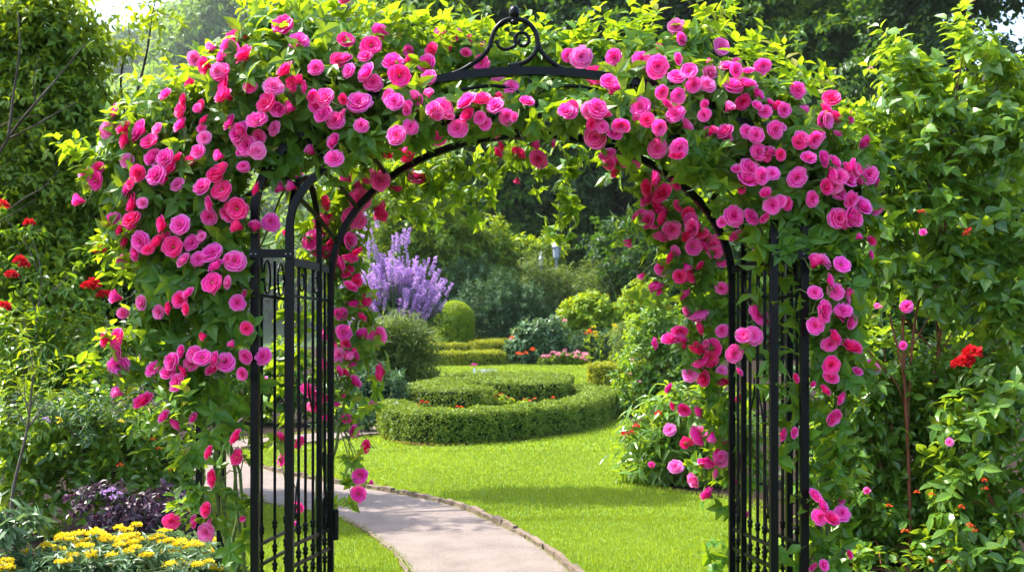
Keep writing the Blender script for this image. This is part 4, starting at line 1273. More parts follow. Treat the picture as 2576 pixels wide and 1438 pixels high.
flowers_on(t, [(280, 1232, 6.5), (262, 1240, 6.5), (300, 1240, 6.5), (285, 1250, 6.5)], 6.5, 'lilac', 0.028, 30)
t = bpy.data.objects['leafy_shrub']
flowers_on(t, [(440, 1173, 6.85), (432, 1180, 6.85), (385, 1105, 6.85), (400, 1128, 6.85), (300, 1170, 6.9)], 6.85, 'orange', 0.024, 24)
t = shrub('twiggy_shrub', 'small shrub of bare grey twigs tipped with pale leaves by the laurel', 'shrub', (-3.3, 6.6),
      px_blobs([(100, 890, 18), (60, 960, 24), (150, 990, 30), (20, 950, 26), (115, 930, 16), (190, 985, 22), (60, 810, 24), (20, 1000, 34), (40, 860, 22)], 6.4, 1.0),
      'lance', 'lime_leaf', 0.07, 7, 60, 0.12, stem='grey_bark', r0=0.014, up=0.5)
t = shrub('silver_plant', 'silver green plant with a rosette of long leaves at the edge of the yellow flowers', 'perennial', (-2.9, 5.9),
      px_blobs([(20, 1310, 44), (50, 1330, 34), (5, 1390, 50), (70, 1400, 34)], 5.7, 0.9),
      'lance', 'silver_leaf', 0.13, 12, 60, 0.06, r0=0.012, up=0.6, droop=0.1)

# yellow yarrow along the front of the bed
YA = [(130, 1395, 5.85), (200, 1380, 6.05), (270, 1372, 6.1), (330, 1385, 5.95), (395, 1370, 6.1), (450, 1380, 6.0), (510, 1385, 6.05), (240, 1420, 5.75), (370, 1425, 5.75), (490, 1425, 5.75), (35, 1432, 5.6), (150, 1440, 5.6)]
LB = ['at the end by the silver plant', 'just before the purple leaves', 'under the violet flowers', 'in the thick of the row', 'with the tallest heads of the row', 'before the small bare soil gap', 'touching the iron post',
      'with two wide flat heads', 'in front of the tallest heads', 'at the foot of the iron post', 'by itself beside the silver rosette', 'in the front of the bed with few heads']
heads = {0: [(115, 1372), (128, 1378), (107, 1382), (120, 1386)], 1: [(150, 1352), (195, 1366), (180, 1358), (215, 1360), (205, 1373)], 2: [(240, 1336), (262, 1350), (270, 1360), (250, 1368), (290, 1356)], 3: [(305, 1360), (318, 1350), (330, 1366), (345, 1358), (300, 1372)],
         4: [(300, 1328), (318, 1334), (362, 1356), (385, 1360), (405, 1366), (415, 1336)], 5: [(440, 1372), (425, 1360), (455, 1362), (470, 1374)], 6: [(532, 1380), (528, 1388), (500, 1372), (485, 1366)], 7: [(185, 1398), (232, 1392)], 8: [(364, 1398), (318, 1388), (280, 1398)],
         9: [(480, 1420), (500, 1424), (520, 1415), (462, 1430), (535, 1428)], 10: [(15, 1412), (20, 1428), (8, 1436)], 11: [(170, 1412), (428, 1420)]}
for i, (vx, vy, y) in enumerate(YA):
    c = P(vx, vy, y)
    t = thing('yarrow_plant', 'yellow yarrow clump ' + LB[i], 'flowers', (c[0], c[1], 0), 'yellow yarrow along the bed front')
    bl = [((c[0] + R.normal(0, 0.05), c[1] + R.normal(0, 0.05), max(0.10, c[2] - 0.10)), (0.15, 0.13, 0.10)), ((c[0] + 0.06, c[1] + 0.04, 0.10), (0.14, 0.12, 0.10))]
    p, d = blob_pts(bl, 190, (0.4, 1.0))
    V, T, ti = twigs('lance', p, dir_mix(d, 0.5, 0.7), 0.07, 6, 0.085, 0.15)
    part('foliage', [(V, T, 0, ti)], [M['silver_leaf']], t)
    st = []
    more = [(h_[0] + R.normal(0, 34), h_[1] + R.normal(0, 12)) for h_ in heads[i][:4] for _ in range(1)]
    for hx_, hy_ in heads[i] + more:
        h = P(hx_, hy_, y - 0.12 + R.uniform(-0.06, 0.10))
        n = 90
        a, q = R.uniform(0, 6.28, n), np.sqrt(R.uniform(0, 1, n))
        rh = R.uniform(0.024, 0.040)
        pp = h + np.column_stack([np.cos(a) * q * rh, np.sin(a) * q * rh, 0.012 * (1 - q * q) + R.normal(0, 0.004, n)])
        V, T, ti = place('petal', pp, np.column_stack([np.cos(a), np.sin(a), R.uniform(0.2, 1.0, n)]), UP + R.normal(0, 0.3, (n, 3)), 0.013, R.uniform(0, 1, n))
        part('flower_head', [(V, T, 0, ti)], [M['yellow']], t)
        st.append(tube(np.array([(c[0], c[1], 0.0), (c[0] * 0.6 + h[0] * 0.4, c[1], h[2] * 0.5), h - UP * 0.004]), 0.0028, 5) + (0, None, True))
    part('stems', st, [M['cane']], t)

# ------------------------------------------------------------------ the shrubs on the other side of the arch
t = shrub('tall_shrub', 'tall glossy shrub with big heart-shaped leaves rising above the arch shoulder', 'shrub', (2.75, 6.4),
      px_blobs([(2430, 110, 26), (2470, 170, 40), (2520, 210, 50), (2270, 160, 34), (2300, 200, 40), (2260, 240, 46), (2400, 260, 60), (2500, 300, 70), (2300, 310, 70), (2200, 350, 60), (2420, 380, 80), (2540, 420, 80), (2300, 430, 80), (2200, 450, 60), (2180, 560, 60),
                 (2290, 560, 90), (2420, 540, 90), (2540, 560, 80), (2240, 650, 60), (2350, 680, 80), (2460, 670, 80), (2560, 700, 80), (2180, 700, 50), (2480, 800, 70), (2560, 850, 80), (2440, 930, 60)], 6.3, 0.9),
      'heart', 'gloss_leaf', 0.096, 8, 70, 0.17, stem='red_stem', r0=0.016, up=0.35, droop=0.5, upness=0.7, shell=(0.25, 1.08))
sh_p, sh_d = [], []
for vx, vy in ((2405, 70), (2418, 110), (2440, 130), (2480, 180), (2515, 200), (2265, 130), (2280, 160), (2240, 190), (2310, 190), (2350, 240), (2200, 330), (2175, 400), (2550, 330), (2570, 250), (2160, 500), (2180, 610)):
    for _ in range(3):
        sh_p.append(P(vx + R.normal(0, 14), vy + R.normal(0, 16) + 40, 6.3 + R.normal(0, 0.1)))
        sh_d.append((R.normal(-0.1, 0.3), R.normal(-0.1, 0.2), 1.0))
V, T, ti = twigs('ovate', np.array(sh_p), np.array(sh_d), R.uniform(0.16, 0.30, len(sh_p)), 11, 0.095, 0.12, 0.8, 0.9)
part('shoot_leaves', [(V, T, 0, np.clip(ti + 0.2, 0, 1))], [M['gloss_leaf']], t)
flowers_on(t, [(2430, 905, 5.85), (2445, 890, 5.85), (2418, 915, 5.85)], 5.85, 'scarlet', 0.060, 110)
flowers_on(t, [(2190, 172), (2212, 772), (2325, 585)], 5.9, 'rose_pink', 0.022, 20)
flowers_on(t, [(2436, 580), (2430, 590), (2318, 535)], 5.9, 'scarlet', 0.024, 20)
for b in ((2280, 772, 18, 'o', 'h'), (2270, 870, 13, 's', 'h'), (2322, 585, 11, 's', 'h')):
    add_bloom(t, P(b[0], b[1], 5.9), np.array([R.normal(0, 0.3), -1, 0.3]), b[2] / F * 5.9, b[3], b[4], 'flower')
st = thing('bare_shrub', 'fan of bare reddish stems between the arch post and the glossy shrub', 'shrub', (P(2280, 950, 6.35)[0], 6.35, 0))
pcs = []
for ln, r in (([(2292, 1445), (2285, 1150), (2275, 950), (2270, 800), (2262, 640)], 0.013), ([(2296, 1445), (2284, 1100), (2300, 820), (2330, 700), (2350, 640)], 0.010), ([(2288, 1440), (2278, 1000), (2240, 800), (2225, 700)], 0.009), ([(2278, 900), (2350, 780), (2410, 720)], 0.005),
              ([(2286, 1200), (2270, 1000), (2200, 900), (2160, 850)], 0.007), ([(2272, 820), (2285, 700), (2300, 620)], 0.007)):
    q = spline([P(a, b, 6.28 + R.uniform(-0.04, 0.04)) for a, b in ln], 7)
    q[:, 2] = np.maximum(q[:, 2], -0.02)
    pcs.append(tube(q, np.linspace(r, r * 0.5, len(q)), 6) + (0, None, True))
part('cane', pcs, [M['red_stem']], st)
t = shrub('flowering_shrub', 'dense low shrub with small glossy leaves and orange-red blooms beside the arch foot', 'shrub', (2.35, 6.5),
      px_blobs([(2150, 960, 70), (2230, 930, 80), (2330, 960, 90), (2170, 1060, 80), (2270, 1050, 90), (2370, 1060, 90), (2150, 1160, 80), (2250, 1170, 90), (2350, 1180, 90), (2160, 1270, 80), (2260, 1290, 90), (2360, 1300, 80), (2170, 1390, 80), (2280, 1400, 80), (2350, 1420, 70), (2420, 1240, 60), (2130, 1430, 60), (2140, 1445, 46, 6.1), (2220, 1450, 46, 6.1), (2300, 1450, 46, 6.1), (2380, 1450, 46, 6.1), (2460, 1440, 46, 6.0), (2100, 1330, 60), (2090, 1200, 50), (2100, 1060, 46)], 6.5, 0.8),
      'ovate', 'gloss_leaf', 0.082, 9, 115, 0.14, stem='red_stem', r0=0.02, up=0.35, shell=(0.35, 1.0))
flowers_on(t, [(2306, 1238, 5.95), (2344, 1243, 6.0), (2238, 1270, 6.0), (2276, 1335, 6.0), (2340, 1410, 5.95)], 6.0, 'orange', 0.024, 22)
for b in ((2180, 1234, 11, 'b', 'l'), (2165, 840, 10, 's', 'h'), (2205, 770, 10, 's', 'l')):
    add_bloom(t, P(b[0], b[1], 5.95), np.array([R.normal(0, 0.3), -1, 0.3]), b[2] / F * 5.95, b[3], b[4], 'flower')
t = shrub('leafy_vine', 'upright leafy bush with orange-red blooms filling the bed end past the low shrub', 'shrub', (3.1, 6.0),
      px_blobs([(2450, 1050, 70), (2540, 1010, 80), (2440, 1150, 70), (2540, 1150, 80), (2450, 1260, 80), (2550, 1280, 80), (2440, 1370, 80), (2550, 1400, 80), (2370, 1390, 60)], 6.0, 0.9),
      'ovate', 'gloss_leaf', 0.105, 8, 64, 0.15, stem='red_stem', r0=0.02, up=0.3, droop=0.35, shell=(0.35, 1.0))
flowers_on(t, [(2445, 1325, 5.45), (2452, 1335, 5.45), (2438, 1318, 5.45), (2388, 1413, 5.45), (2476, 1208, 5.45), (2478, 1228, 5.45), (2418, 1275, 5.45)], 5.45, 'orange', 0.024, 22)
add_bloom(t, P(2388, 1112, 5.5), np.array([-0.2, -1, 0.4]), 13 / F * 5.5, 's', 'l', 'flower')
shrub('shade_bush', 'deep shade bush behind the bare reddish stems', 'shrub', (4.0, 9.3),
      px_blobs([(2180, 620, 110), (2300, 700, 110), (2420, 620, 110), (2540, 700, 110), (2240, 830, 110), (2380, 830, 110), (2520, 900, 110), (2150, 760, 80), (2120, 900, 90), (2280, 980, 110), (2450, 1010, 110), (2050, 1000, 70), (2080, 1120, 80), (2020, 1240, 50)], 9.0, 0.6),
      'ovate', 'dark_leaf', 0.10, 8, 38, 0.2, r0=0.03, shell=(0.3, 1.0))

# peony bush at the lawn edge
t = shrub('peony_bush', 'peony bush with long drooping leaves and ruffled pink flowers at the lawn edge', 'peony', (1.75, 9.95),
      px_blobs([(1640, 1150, 62), (1700, 1130, 70), (1770, 1110, 80), (1640, 1080, 56), (1700, 1050, 66), (1780, 1040, 70), (1840, 1080, 70), (1720, 1180, 50), (1800, 1180, 50), (1610, 1120, 40), (1620, 1180, 40), (1850, 1160, 60), (1660, 1200, 30)], 10.0, 0.9),
      'lance', 'gloss_leaf', 0.165, 9, 48, 0.16, r0=0.014, up=0.35, droop=0.4)
for b in ((1700, 1174, 21, 'o', 'l', 9.45), (1684, 1081, 18, 'o', 'l', 9.5), (1722, 1032, 17, 'o', 'l', 9.5), (1765, 1090, 22, 'o', 'h', 9.45), (1640, 1170, 10, 'b', 'h', 9.5)):
    add_bloom(t, P(b[0], b[1], b[5]), np.array([-0.3 + R.normal(0, 0.2), -1, 0.5]), b[2] / F * b[5], b[3], b[4], 'flower')
flowers_on(t, [(1572, 1091), (1590, 1086), (1655, 1040), (1600, 1072)], 9.6, 'scarlet', 0.045, 26)

# ------------------------------------------------------------------ the clipped spiral hedge and its bed
def hedge(name, label, line, w, h, mat, L, dens, group=None, round_top=0.04, core=True):
    q = spline(line, 10)
    t2 = unit(np.gradient(q, axis=0))
    n2 = np.stack([-t2[:, 1], t2[:, 0]], 1)
    seg = np.linalg.norm(np.diff(q, axis=0), axis=1)
    s = np.concatenate([[0], np.cumsum(seg)])
    base = np.array([q[len(q) // 2, 0], q[len(q) // 2, 1], float(terr(0, q[len(q) // 2, 1]))])
    t = thing(name, label, 'hedge', base, group)
    tot = s[-1]
    def sample(n, kind):
        u = R.uniform(0, tot, n)
        x = np.interp(u, s, q[:, 0])
        y = np.interp(u, s, q[:, 1])
        nx = np.interp(u, s, n2[:, 0])
        ny = np.interp(u, s, n2[:, 1])
        wob = 0.018 * np.sin(u * 9) + 0.014 * np.sin(u * 23 + 1)
        if kind == 'top':
            c = R.uniform(-1, 1, n)
            z = h + wob - 0.10 * h * np.abs(c) ** 6
            off, N = c * w / 2, np.column_stack([nx * c * 0.5, ny * c * 0.5, np.ones(n)])
        else:
            sg = 1 if kind == 'in' else -1
            z = h * R.uniform(0.02, 1, n)
            off = sg * (w / 2 + wob) * np.ones(n)
            N = np.column_stack([sg * nx, sg * ny, 0.25 * np.ones(n)])
        return np.column_stack([x + nx * off, y + ny * off, terr(0, y) + z]), unit(N)
    ps, ds = [], []
    for kind, area in (('top', tot * w), ('in', tot * h), ('out', tot * h)):
        a, b = sample(int(area * dens), kind)
        ps.append(a)
        ds.append(b)
    for e, sg in ((0, -1), (len(q) - 1, 1)):
        n = int(w * h * dens * 1.6)
        c = R.uniform(-1, 1, n)
        z = R.uniform(0, 1, n) * h
        bulge = 0.5 * w * np.sqrt(1 - c * c) * 0.5
        ps.append(np.column_stack([q[e, 0] + n2[e, 0] * c * w / 2 + sg * t2[e, 0] * bulge, q[e, 1] + n2[e, 1] * c * w / 2 + sg * t2[e, 1] * bulge, terr(0, q[e, 1]) + z]))
        ds.append(unit(np.column_stack([sg * t2[e, 0] + n2[e, 0] * c * 0.6, sg * t2[e, 1] + n2[e, 1] * c * 0.6, np.full(n, 0.25)])))
    p, d = np.concatenate(ps), np.concatenate(ds)
    p = p + d * R.normal(0, 0.007, (len(p), 1)) * (L / 0.03)
    p = np.repeat(p, 4, 0) + R.normal(0, L * 0.36, (len(p) * 4, 3))
    d = np.repeat(d, 4, 0)
    V, T, ti = place('small', p, R.normal(0, 1, p.shape) + d * 0.5, d * 1.1 + R.normal(0, 0.45, p.shape), L * R.uniform(0.8, 1.3, len(p)), R.uniform(0, 1, len(p)))
    part('foliage', [(V, T, 0, ti)], [M[mat]], t)
    if core:
        q3 = np.column_stack([q, terr(0, q[:, 1]) + h * 0.48])
        part('branches', [bar(q3, w - 2.2 * L, h * 0.96 - 2.0 * L, (0, 0, 1))], [M['hedge_core']], t)  # solid dark core added to block the view through, no modelled branches
    return t

def gl(*pts):
    return np.array([G(*q)[:2] for q in pts])

front = gl((966, 1088), (985, 1106), (1040, 1117), (1110, 1119), (1200, 1115), (1300, 1106), (1400, 1094), (1480, 1078), (1530, 1058))
inset = unit(np.array([0.0, 17.0]) - front) * 0.24
outer = np.vstack([front + inset, [(1.50, 17.1), (1.22, 17.8), (0.75, 18.2)]])
hedge('clipped_hedge', 'long low box hedge curving round the front of the spiral bed', outer, 0.46, 0.42, 'box_leaf', 0.034, 1500, 'clipped hedges of the spiral bed')
hedge('clipped_hedge', 'thin low box hedge closing the back of the spiral bed', [(1.15, 20.7), (0.4, 21.1), (-0.5, 21.2), (-1.3, 21.1)], 0.36, 0.42, 'box_leaf', 0.04, 1100, 'clipped hedges of the spiral bed')
hedge('clipped_hedge', 'inner box hedge curl with a cut end on the side towards the sign', [(-0.56, 16.02), (-0.95, 15.98), (-1.28, 16.3), (-1.30, 17.0), (-1.0, 17.7), (-0.4, 18.3), (0.1, 18.6)], 0.84, 0.53, 'box_leaf', 0.034, 1500, 'clipped hedges of the spiral bed')
hedge('clipped_hedge', 'inner box hedge curl behind the red flowers with its rounded end nearest the lawn', [(-0.27, 17.15), (0.15, 17.10), (0.46, 17.3), (0.60, 17.9), (0.45, 18.7), (0.1, 19.3)], 0.84, 0.56, 'box_leaf', 0.034, 1500, 'clipped hedges of the spiral bed')
# bed soil round the spiral
mid = np.vstack([front - inset * 0.45, [(2.0, 18.0), (1.75, 19.8), (1.2, 21.1), (0.2, 21.7), (-0.8, 21.7), (-1.9, 20.6), (-2.15, 18), (-2.1, 16.2)]])
cc = np.array([-0.1, 17.2])
sp2 = spline(mid, 6, True)
V = [(cc[0], cc[1], 0)] + []
V, T = [], []
NRG = 24
for k in range(NRG + 1):
    for q in sp2:
        w_ = cc + (q - cc) * k / NRG
        V.append((w_[0], w_[1], float(terr(0, w_[1])) + 0.02))
m = len(sp2)
for k in range(NRG):
    for j in range(m):
        a, b = k * m + j, k * m + (j + 1) % m
        T += [(a, b, b + m), (a, b + m, a + m)]
structure('hedge_bed_soil', [(np.array(V), np.array(T))], [M['mulch']])
# red flowers between the hedges: one plant each
RF = [((1020, 1020), (1012, 1012), (1032, 1014), 14.75, 'scarlet clump next to the blue sign at the end of the hedge'), ((1050, 1018), (1062, 1010), (1075, 1012), 14.8, 'scarlet clump by the blunt end of the inner hedge curl'),
      ((1236, 980), (1245, 996), (1256, 992), 16.2, 'orange-red clump in the gap between the two inner hedge curls'), ((1262, 990), (1290, 1004), (1276, 1000), 16.1, 'scarlet clump under the dark face of the inner curl'),
      ((1370, 1006), (1385, 1008), (1392, 1000), 16.2, 'orange-red clump low before the rounded hedge end'), ((1320, 1004), (1332, 1008), (1345, 1002), 16.15, 'small orange-red clump in the middle of the inner bed'),
      ((1172, 953), (1168, 956), (1176, 955), 18.9, 'lone red clump on the far side of the inner curl'), ((1150, 1022), (1160, 1024), (1200, 1022), 15.1, 'orange-red clump showing over the front hedge rim')]
for a, b, c, y, lab in RF:
    q = P(a[0], a[1], y)
    z0 = float(terr(0, y))
    t = thing('bedding_flower', lab, 'flowers', (q[0], y, z0), 'red flowers in the spiral bed')
    top = max(q[2] - z0, 0.25)
    bl = [((q[0], y, z0 + top * 0.45), (0.2, 0.16, top * 0.45))]
    p, d = blob_pts(bl, 120, (0.3, 1.0))
    V, T, ti = twigs('ovate', p, dir_mix(d, 0.6, 0.5), 0.08, 6, 0.07, 0.2)
    part('foliage', [(V, T, 0, ti)], [M['sunny_leaf']], t)
    for w in (a, b, c):
        V, T, ti = cluster(P(w[0], w[1], y + R.uniform(-0.1, 0.1)), R.uniform(0.022, 0.040), 26)
        part('flower_head', [(V, T, 0, ti)], [M['scarlet' if 'scarlet' in lab or 'lone' in lab else 'orange']], t)
# plant label signs
q = P(995, 1022, 14.0)
z0 = float(terr(0, 14.0))
t = thing('plant_sign', 'small blue and white plant sign on a stake at the end of the front hedge', 'sign', (q[0], 14.0, z0))
part('board', [box((q[0], 14.0, q[2]), (0.075, 0.012, 0.12))], [M['tag_white']], t)
part('blue_panel', [box((q[0], 13.991, q[2] - 0.015), (0.055, 0.006, 0.075))], [M['tag_blue']], t)
part('stake', [box((q[0], 14.012, (z0 + q[2]) / 2), (0.016, 0.012, q[2] - z0))], [M['tag_white']], t)
q = P(1193, 925, 23.0)
z0 = float(terr(0, 23.0))
t = thing('lone_flower', 'single magenta flower on a pale stake on the far lawn', 'flower', (q[0], 23.0, z0))
part('stake', [box((q[0], 23.0, (z0 + q[2]) / 2), (0.05, 0.03, q[2] - z0))], [M['tag_white']], t)
V, T, ti = cluster((q[0], 23.0, q[2] + 0.06), 0.085, 36)
part('flower_head', [(V, T, 0, ti)], [M['petal_pink']], t)

# ------------------------------------------------------------------ far beds
hedge('far_hedge', 'lowest tier of the far clipped hedges with a dark front on the lawn', [(-2.75, 31.9), (-1.8, 31.75), (-0.95, 31.85), (-0.55, 32.3)], 0.7, 0.42, 'gold_leaf', 0.05, 800, 'far clipped hedges')
hedge('far_hedge', 'middle straight tier of the far hedges with a dark cut face', [(-2.75, 33.6), (-1.9, 33.5), (-1.45, 33.6)], 0.7, 0.62, 'gold_leaf', 0.05, 800, 'far clipped hedges')
hedge('far_hedge', 'bright yellow curving hedge behind the dark tiers', [(-2.2, 37.2), (-1.3, 37.0), (-0.7, 36.2), (-0.5, 35.0), (-0.58, 33.9), (-1.0, 33.2)], 0.95, 0.72, 'gold_leaf', 0.05, 800, 'far clipped hedges')
hedge('far_hedge', 'short highest tier of the far hedges below the round topiary', [(-2.9, 35.2), (-2.4, 35.15), (-2.1, 35.2)], 0.6, 0.80, 'gold_leaf', 0.05, 800, 'far clipped hedges')
hedge('golden_hedge', 'stubby golden clipped hedge at the lawn edge beside the glossy bush', [(1.85, 21.9), (2.3, 21.75), (2.7, 22.0), (3.0, 22.5)], 0.55, 0.58, 'gold_leaf', 0.05, 1000)
# round topiary
yb_ = 34.3
c = P(1143, 808, yb_)
z0 = float(terr(0, yb_))
t = thing('topiary_ball', 'bright lime topiary clipped to a smooth round dome above the far hedges', 'topiary', (c[0], yb_, z0))
n = 9000
q = unit(R.normal(0, 1, (n, 3)))
q[:, 2] = np.where(q[:, 2] < 0, q[:, 2] * 2.4, q[:, 2])
rr0 = 45 / F * yb_
p = c + q * rr0 * (1 + R.normal(0, 0.02, (n, 1)))
p = p[p[:, 2] > z0]
d = unit(p - c)
V, T, ti = twigs('small', p, dir_mix(d, 1, 0.25), 0.08, 4, 0.065, 0.05)
part('foliage', [(V, T, 0, ti)], [M['lime_leaf']], t)
part('branches', [lathe((c[0], yb_, z0), [(0.10, 0), (0.3, 0.5), (rr0 * 0.8, 0.9), (rr0 * 0.85, c[2] - z0), (rr0 * 0.5, c[2] - z0 + rr0 * 0.65), (0.01, c[2] - z0 + rr0 * 0.8)], 12) + (0, None, True)], [M['hedge_core']], t)  # solid dark core added under the leaves in place of branches

# lavender: a haze of flower spikes on grey stems
yl = 24.0
base = np.array([P(1000, 800, yl)[0], yl, float(terr(0, yl))])
t = thing('lavender_bush', 'large lavender bush with fanning purple flower spikes behind the arch panel', 'lavender', base)
stems, spikes = [], []
for i in range(480):
    a = R.uniform(-1.25, 0.92)
    ln = R.uniform(0.66, 1.0) if R.uniform() < 0.88 else R.uniform(0.35, 0.7)
    b = R.uniform(-1.0, 0.6)
    tip = base + np.array([math.sin(a) * 1.50 * ln + R.normal(0, 0.10), b * 0.9, 0.65 + math.cos(a * 0.9) * 2.5 * ln * (1 - 0.22 * abs(b)) + R.normal(0, 0.14)])
    if i < 14:
        tip = P(R.uniform(895, 950), R.uniform(545, 640), yl + R.uniform(-0.3, 0.3))
    elif i < 24:
        tip = P(R.uniform(985, 1030), R.uniform(590, 650), yl + R.uniform(-0.3, 0.3))
    root = base + np.array([R.normal(0, 0.16), R.normal(0, 0.16), 0.0])
    mid_ = root * 0.5 + tip * 0.5 + np.array([0, 0, 0.18])
    stems.append(tube(np.array([root, mid_, tip]), 0.005, 3, False))
    spikes.append((tip, unit(tip - mid_), R.uniform(0.24, 0.46)))
def spike_geo(n=70):
    a, s = R.uniform(0, 6.28, n), R.uniform(0, 1, n)
    rad = 0.095 * (1 - 0.65 * s) * R.uniform(0.5, 1, n) * (0.6 + 0.4 * np.cos(s * 38))
    p = np.column_stack([np.cos(a) * rad, np.sin(a) * rad, s])
    return place('petal', p, np.column_stack([np.cos(a), np.sin(a), R.uniform(0.0, 0.8, n)]), R.normal(0, 1, (n, 3)), 0.11, R.uniform(0, 1, n))
SG = [spike_geo() for _ in range(4)]
SM = [mk_mesh('flower_spike', V, T, [M['lilac']], None, ti) for V, T, ti in SG]
rest = []
spikes.sort(key=lambda s: s[0][1])
for i, (tip, d, ln) in enumerate(spikes):
    f = frame_to(d, R.uniform(0, 6))
    pos = tip - d * ln * 0.6
    if i < 100:
        o = bpy.data.objects.new('flower_spike', SM[i % 4])
        mt = Matrix.Identity(4)
        for r_ in range(3):
            for c_ in range(3):
                mt[r_][c_] = f[r_, c_] * ln
            mt[r_][3] = pos[r_] - base[r_]
        o.parent = t
        o.matrix_local = mt
        SC.collection.objects.link(o)
    else:
        V, T, ti = SG[i % 4]
        rest.append(((V * ln) @ f.T + pos, T, 0, ti))
o = part('flower_spikes', rest, [M['lilac']], t)
o['kind'] = 'stuff'
lb = px_blobs([(960, 790, 60), (1040, 790, 60), (1000, 760, 50), (930, 810, 50), (1080, 810, 40), (1000, 830, 60)], yl, 0.8)
p, d = blob_pts(lb, 60, (0.2, 1.0))
V, T, ti = twigs('lance', p, dir_mix(d, 0.4, 1.0), 0.3, 8, 0.13, 0.0)
part('foliage', [(V, T, 0, ti)], [M['blue_leaf']], t)
part('stems', stems, [M['calyx']], t)

# bushes round the far lawn
FAR = [
    ('round_bush', 'big dark rounded bush behind the far hedges', 35.5, [(1210, 770, 60), (1270, 760, 66), (1330, 770, 60), (1240, 810, 60), (1320, 810, 56), (1270, 720, 36), (1180, 800, 40), (1370, 800, 36)], 'lance', 'blue_leaf', 0.15, 9, 26, 0.3, 0.5),
    ('grey_bush', 'soft grey green bush between the lavender and the dark rounded bush', 36.5, [(1120, 720, 50), (1170, 700, 46), (1090, 760, 46), (1150, 760, 50), (1210, 690, 36)], 'lance', 'blue_leaf', 0.16, 9, 24, 0.3, 0.5),
    ('feathery_bush', 'pale olive feathery bush below the two grey lanterns', 36.0, [(1380, 718, 40), (1425, 720, 42), (1345, 722, 36), (1400, 745, 56), (1460, 740, 50), (1350, 680, 34)], 'lance', 'olive_leaf', 0.17, 9, 22, 0.35, 0.9),
    ('feathery_bush', 'pale olive feathery bush under the leaning tree trunk', 37.5, [(1500, 710, 46), (1550, 700, 50), (1600, 720, 46), (1530, 750, 56), (1590, 770, 50), (1480, 760, 40)], 'lance', 'olive_leaf', 0.17, 9, 22, 0.35, 0.9),
    ('mid_bush', 'mid green shrub under the sunlit tree with its top in shade', 38.5, [(1180, 640, 60), (1260, 650, 60), (1320, 650, 50), (1230, 600, 50), (1380, 640, 40), (1120, 680, 50)], 'ovate', 'sunny_leaf', 0.2, 9, 16, 0.4, 0.4),
    ('bright_bush', 'bright green rounded bush beyond the yellow lilies', 33.8, [(1450, 790, 36), (1490, 780, 42), (1525, 795, 36), (1440, 815, 32), (1490, 815, 44), (1535, 820, 30)], 'ovate', 'lime_leaf', 0.17, 9, 40, 0.22, 0.5),
    ('broadleaf_bush', 'grey green broad-leaved bush with tiny flowers before the dark rounded bush', 32.5, [(1312, 858, 30), (1340, 842, 36), (1380, 838, 36), (1350, 870, 38), (1400, 862, 34), (1298, 878, 22), (1322, 884, 28)], 'ovate', 'silver_leaf', 0.16, 9, 44, 0.16, 0.5),
    ('low_bush', 'low dark spreading bush behind the pink flowers', 33.2, [(1450, 875, 34), (1500, 880, 32), (1545, 875, 36), (1520, 860, 30), (1470, 860, 30), (1570, 890, 34)], 'lance', 'blue_leaf', 0.14, 9, 44, 0.2, 0.4),
    ('santolina_mound', 'low blue green mound along the far lawn beside the yellow hedge', 32.6, [(1280, 900, 17), (1310, 902, 18), (1340, 902, 18), (1365, 896, 18)], 'needle', 'blue_leaf', 0.16, 12, 110, 0.1, 0.8),
    ('corner_bush', 'yellow green bush in the dark between the leaning trunk and the pink roses', 30.0, [(1600, 760, 30), (1630, 740, 36), (1650, 790, 36), (1615, 800, 30)], 'ovate', 'lime_leaf', 0.15, 9, 34, 0.22, 0.4),
]
for nm, lab, y, lst, lf, mt_, L, K, dn, tl, up_ in FAR:
    cx_ = np.mean([b[0] for b in lst])
    t = shrub(nm, lab, 'bush', ((cx_ - VX0) / F * y, y), px_blobs(lst, y, 0.8), lf, mt_, L, K, dn, tl, None, 'bark', 0.05, 0.15, 0.9, (0.35, 1.0), 'foliage', up_)
    if nm == 'broadleaf_bush':
        flowers_on(t, [(1287, 850, 31.6), (1322, 888, 31.6), (1340, 880, 31.6), (1305, 890, 31.6)], 31.6, 'orange', 0.10, 20)
        flowers_on(t, [(1284, 853, 31.5), (1420, 808, 31.8)], 31.6, 'rose_pink', 0.10, 20)
# pink flowers before the low bush, and lilies
PK = [(1372, 902, 'pink bedding flower clump at the yellow-hedge end of its row'), (1392, 893, 'pink bedding flower clump under the broad grey bush'), (1412, 887, 'tallest pink bedding flower clump in the row'),
      (1432, 892, 'pink bedding flower clump just past the tallest of the row'), (1452, 894, 'pale pink bedding flower clump before the dark low bush'), (1470, 898, 'salmon bedding flower clump ending the row on the open lawn')]
for vx, vy, lab in PK:
    y = 32.0
    q = P(vx, vy, y)
    z0 = float(terr(0, y))
    t = thing('pink_flowers', lab, 'flowers', (q[0], y, z0), 'pink flowers by the far lawn')
    p, d = blob_pts([((q[0], y, (z0 + q[2]) / 2), (0.22, 0.2, max(0.12, (q[2] - z0) / 2)))], 100, (0.3, 1.0))
    V, T, ti = twigs('ovate', p, dir_mix(d, 0.5, 0.5), 0.1, 6, 0.1, 0.2)
    part('foliage', [(V, T, 0, ti)], [M['sunny_leaf']], t)
    for k in range(4):
        V, T, ti = cluster(q + np.array([R.uniform(-0.2, 0.2), R.uniform(-0.3, 0), R.uniform(-0.10, 0.12)]), R.uniform(0.07, 0.11), 28)
        part('flower_head', [(V, T, 0, ti)], [M['rose_pink']], t)
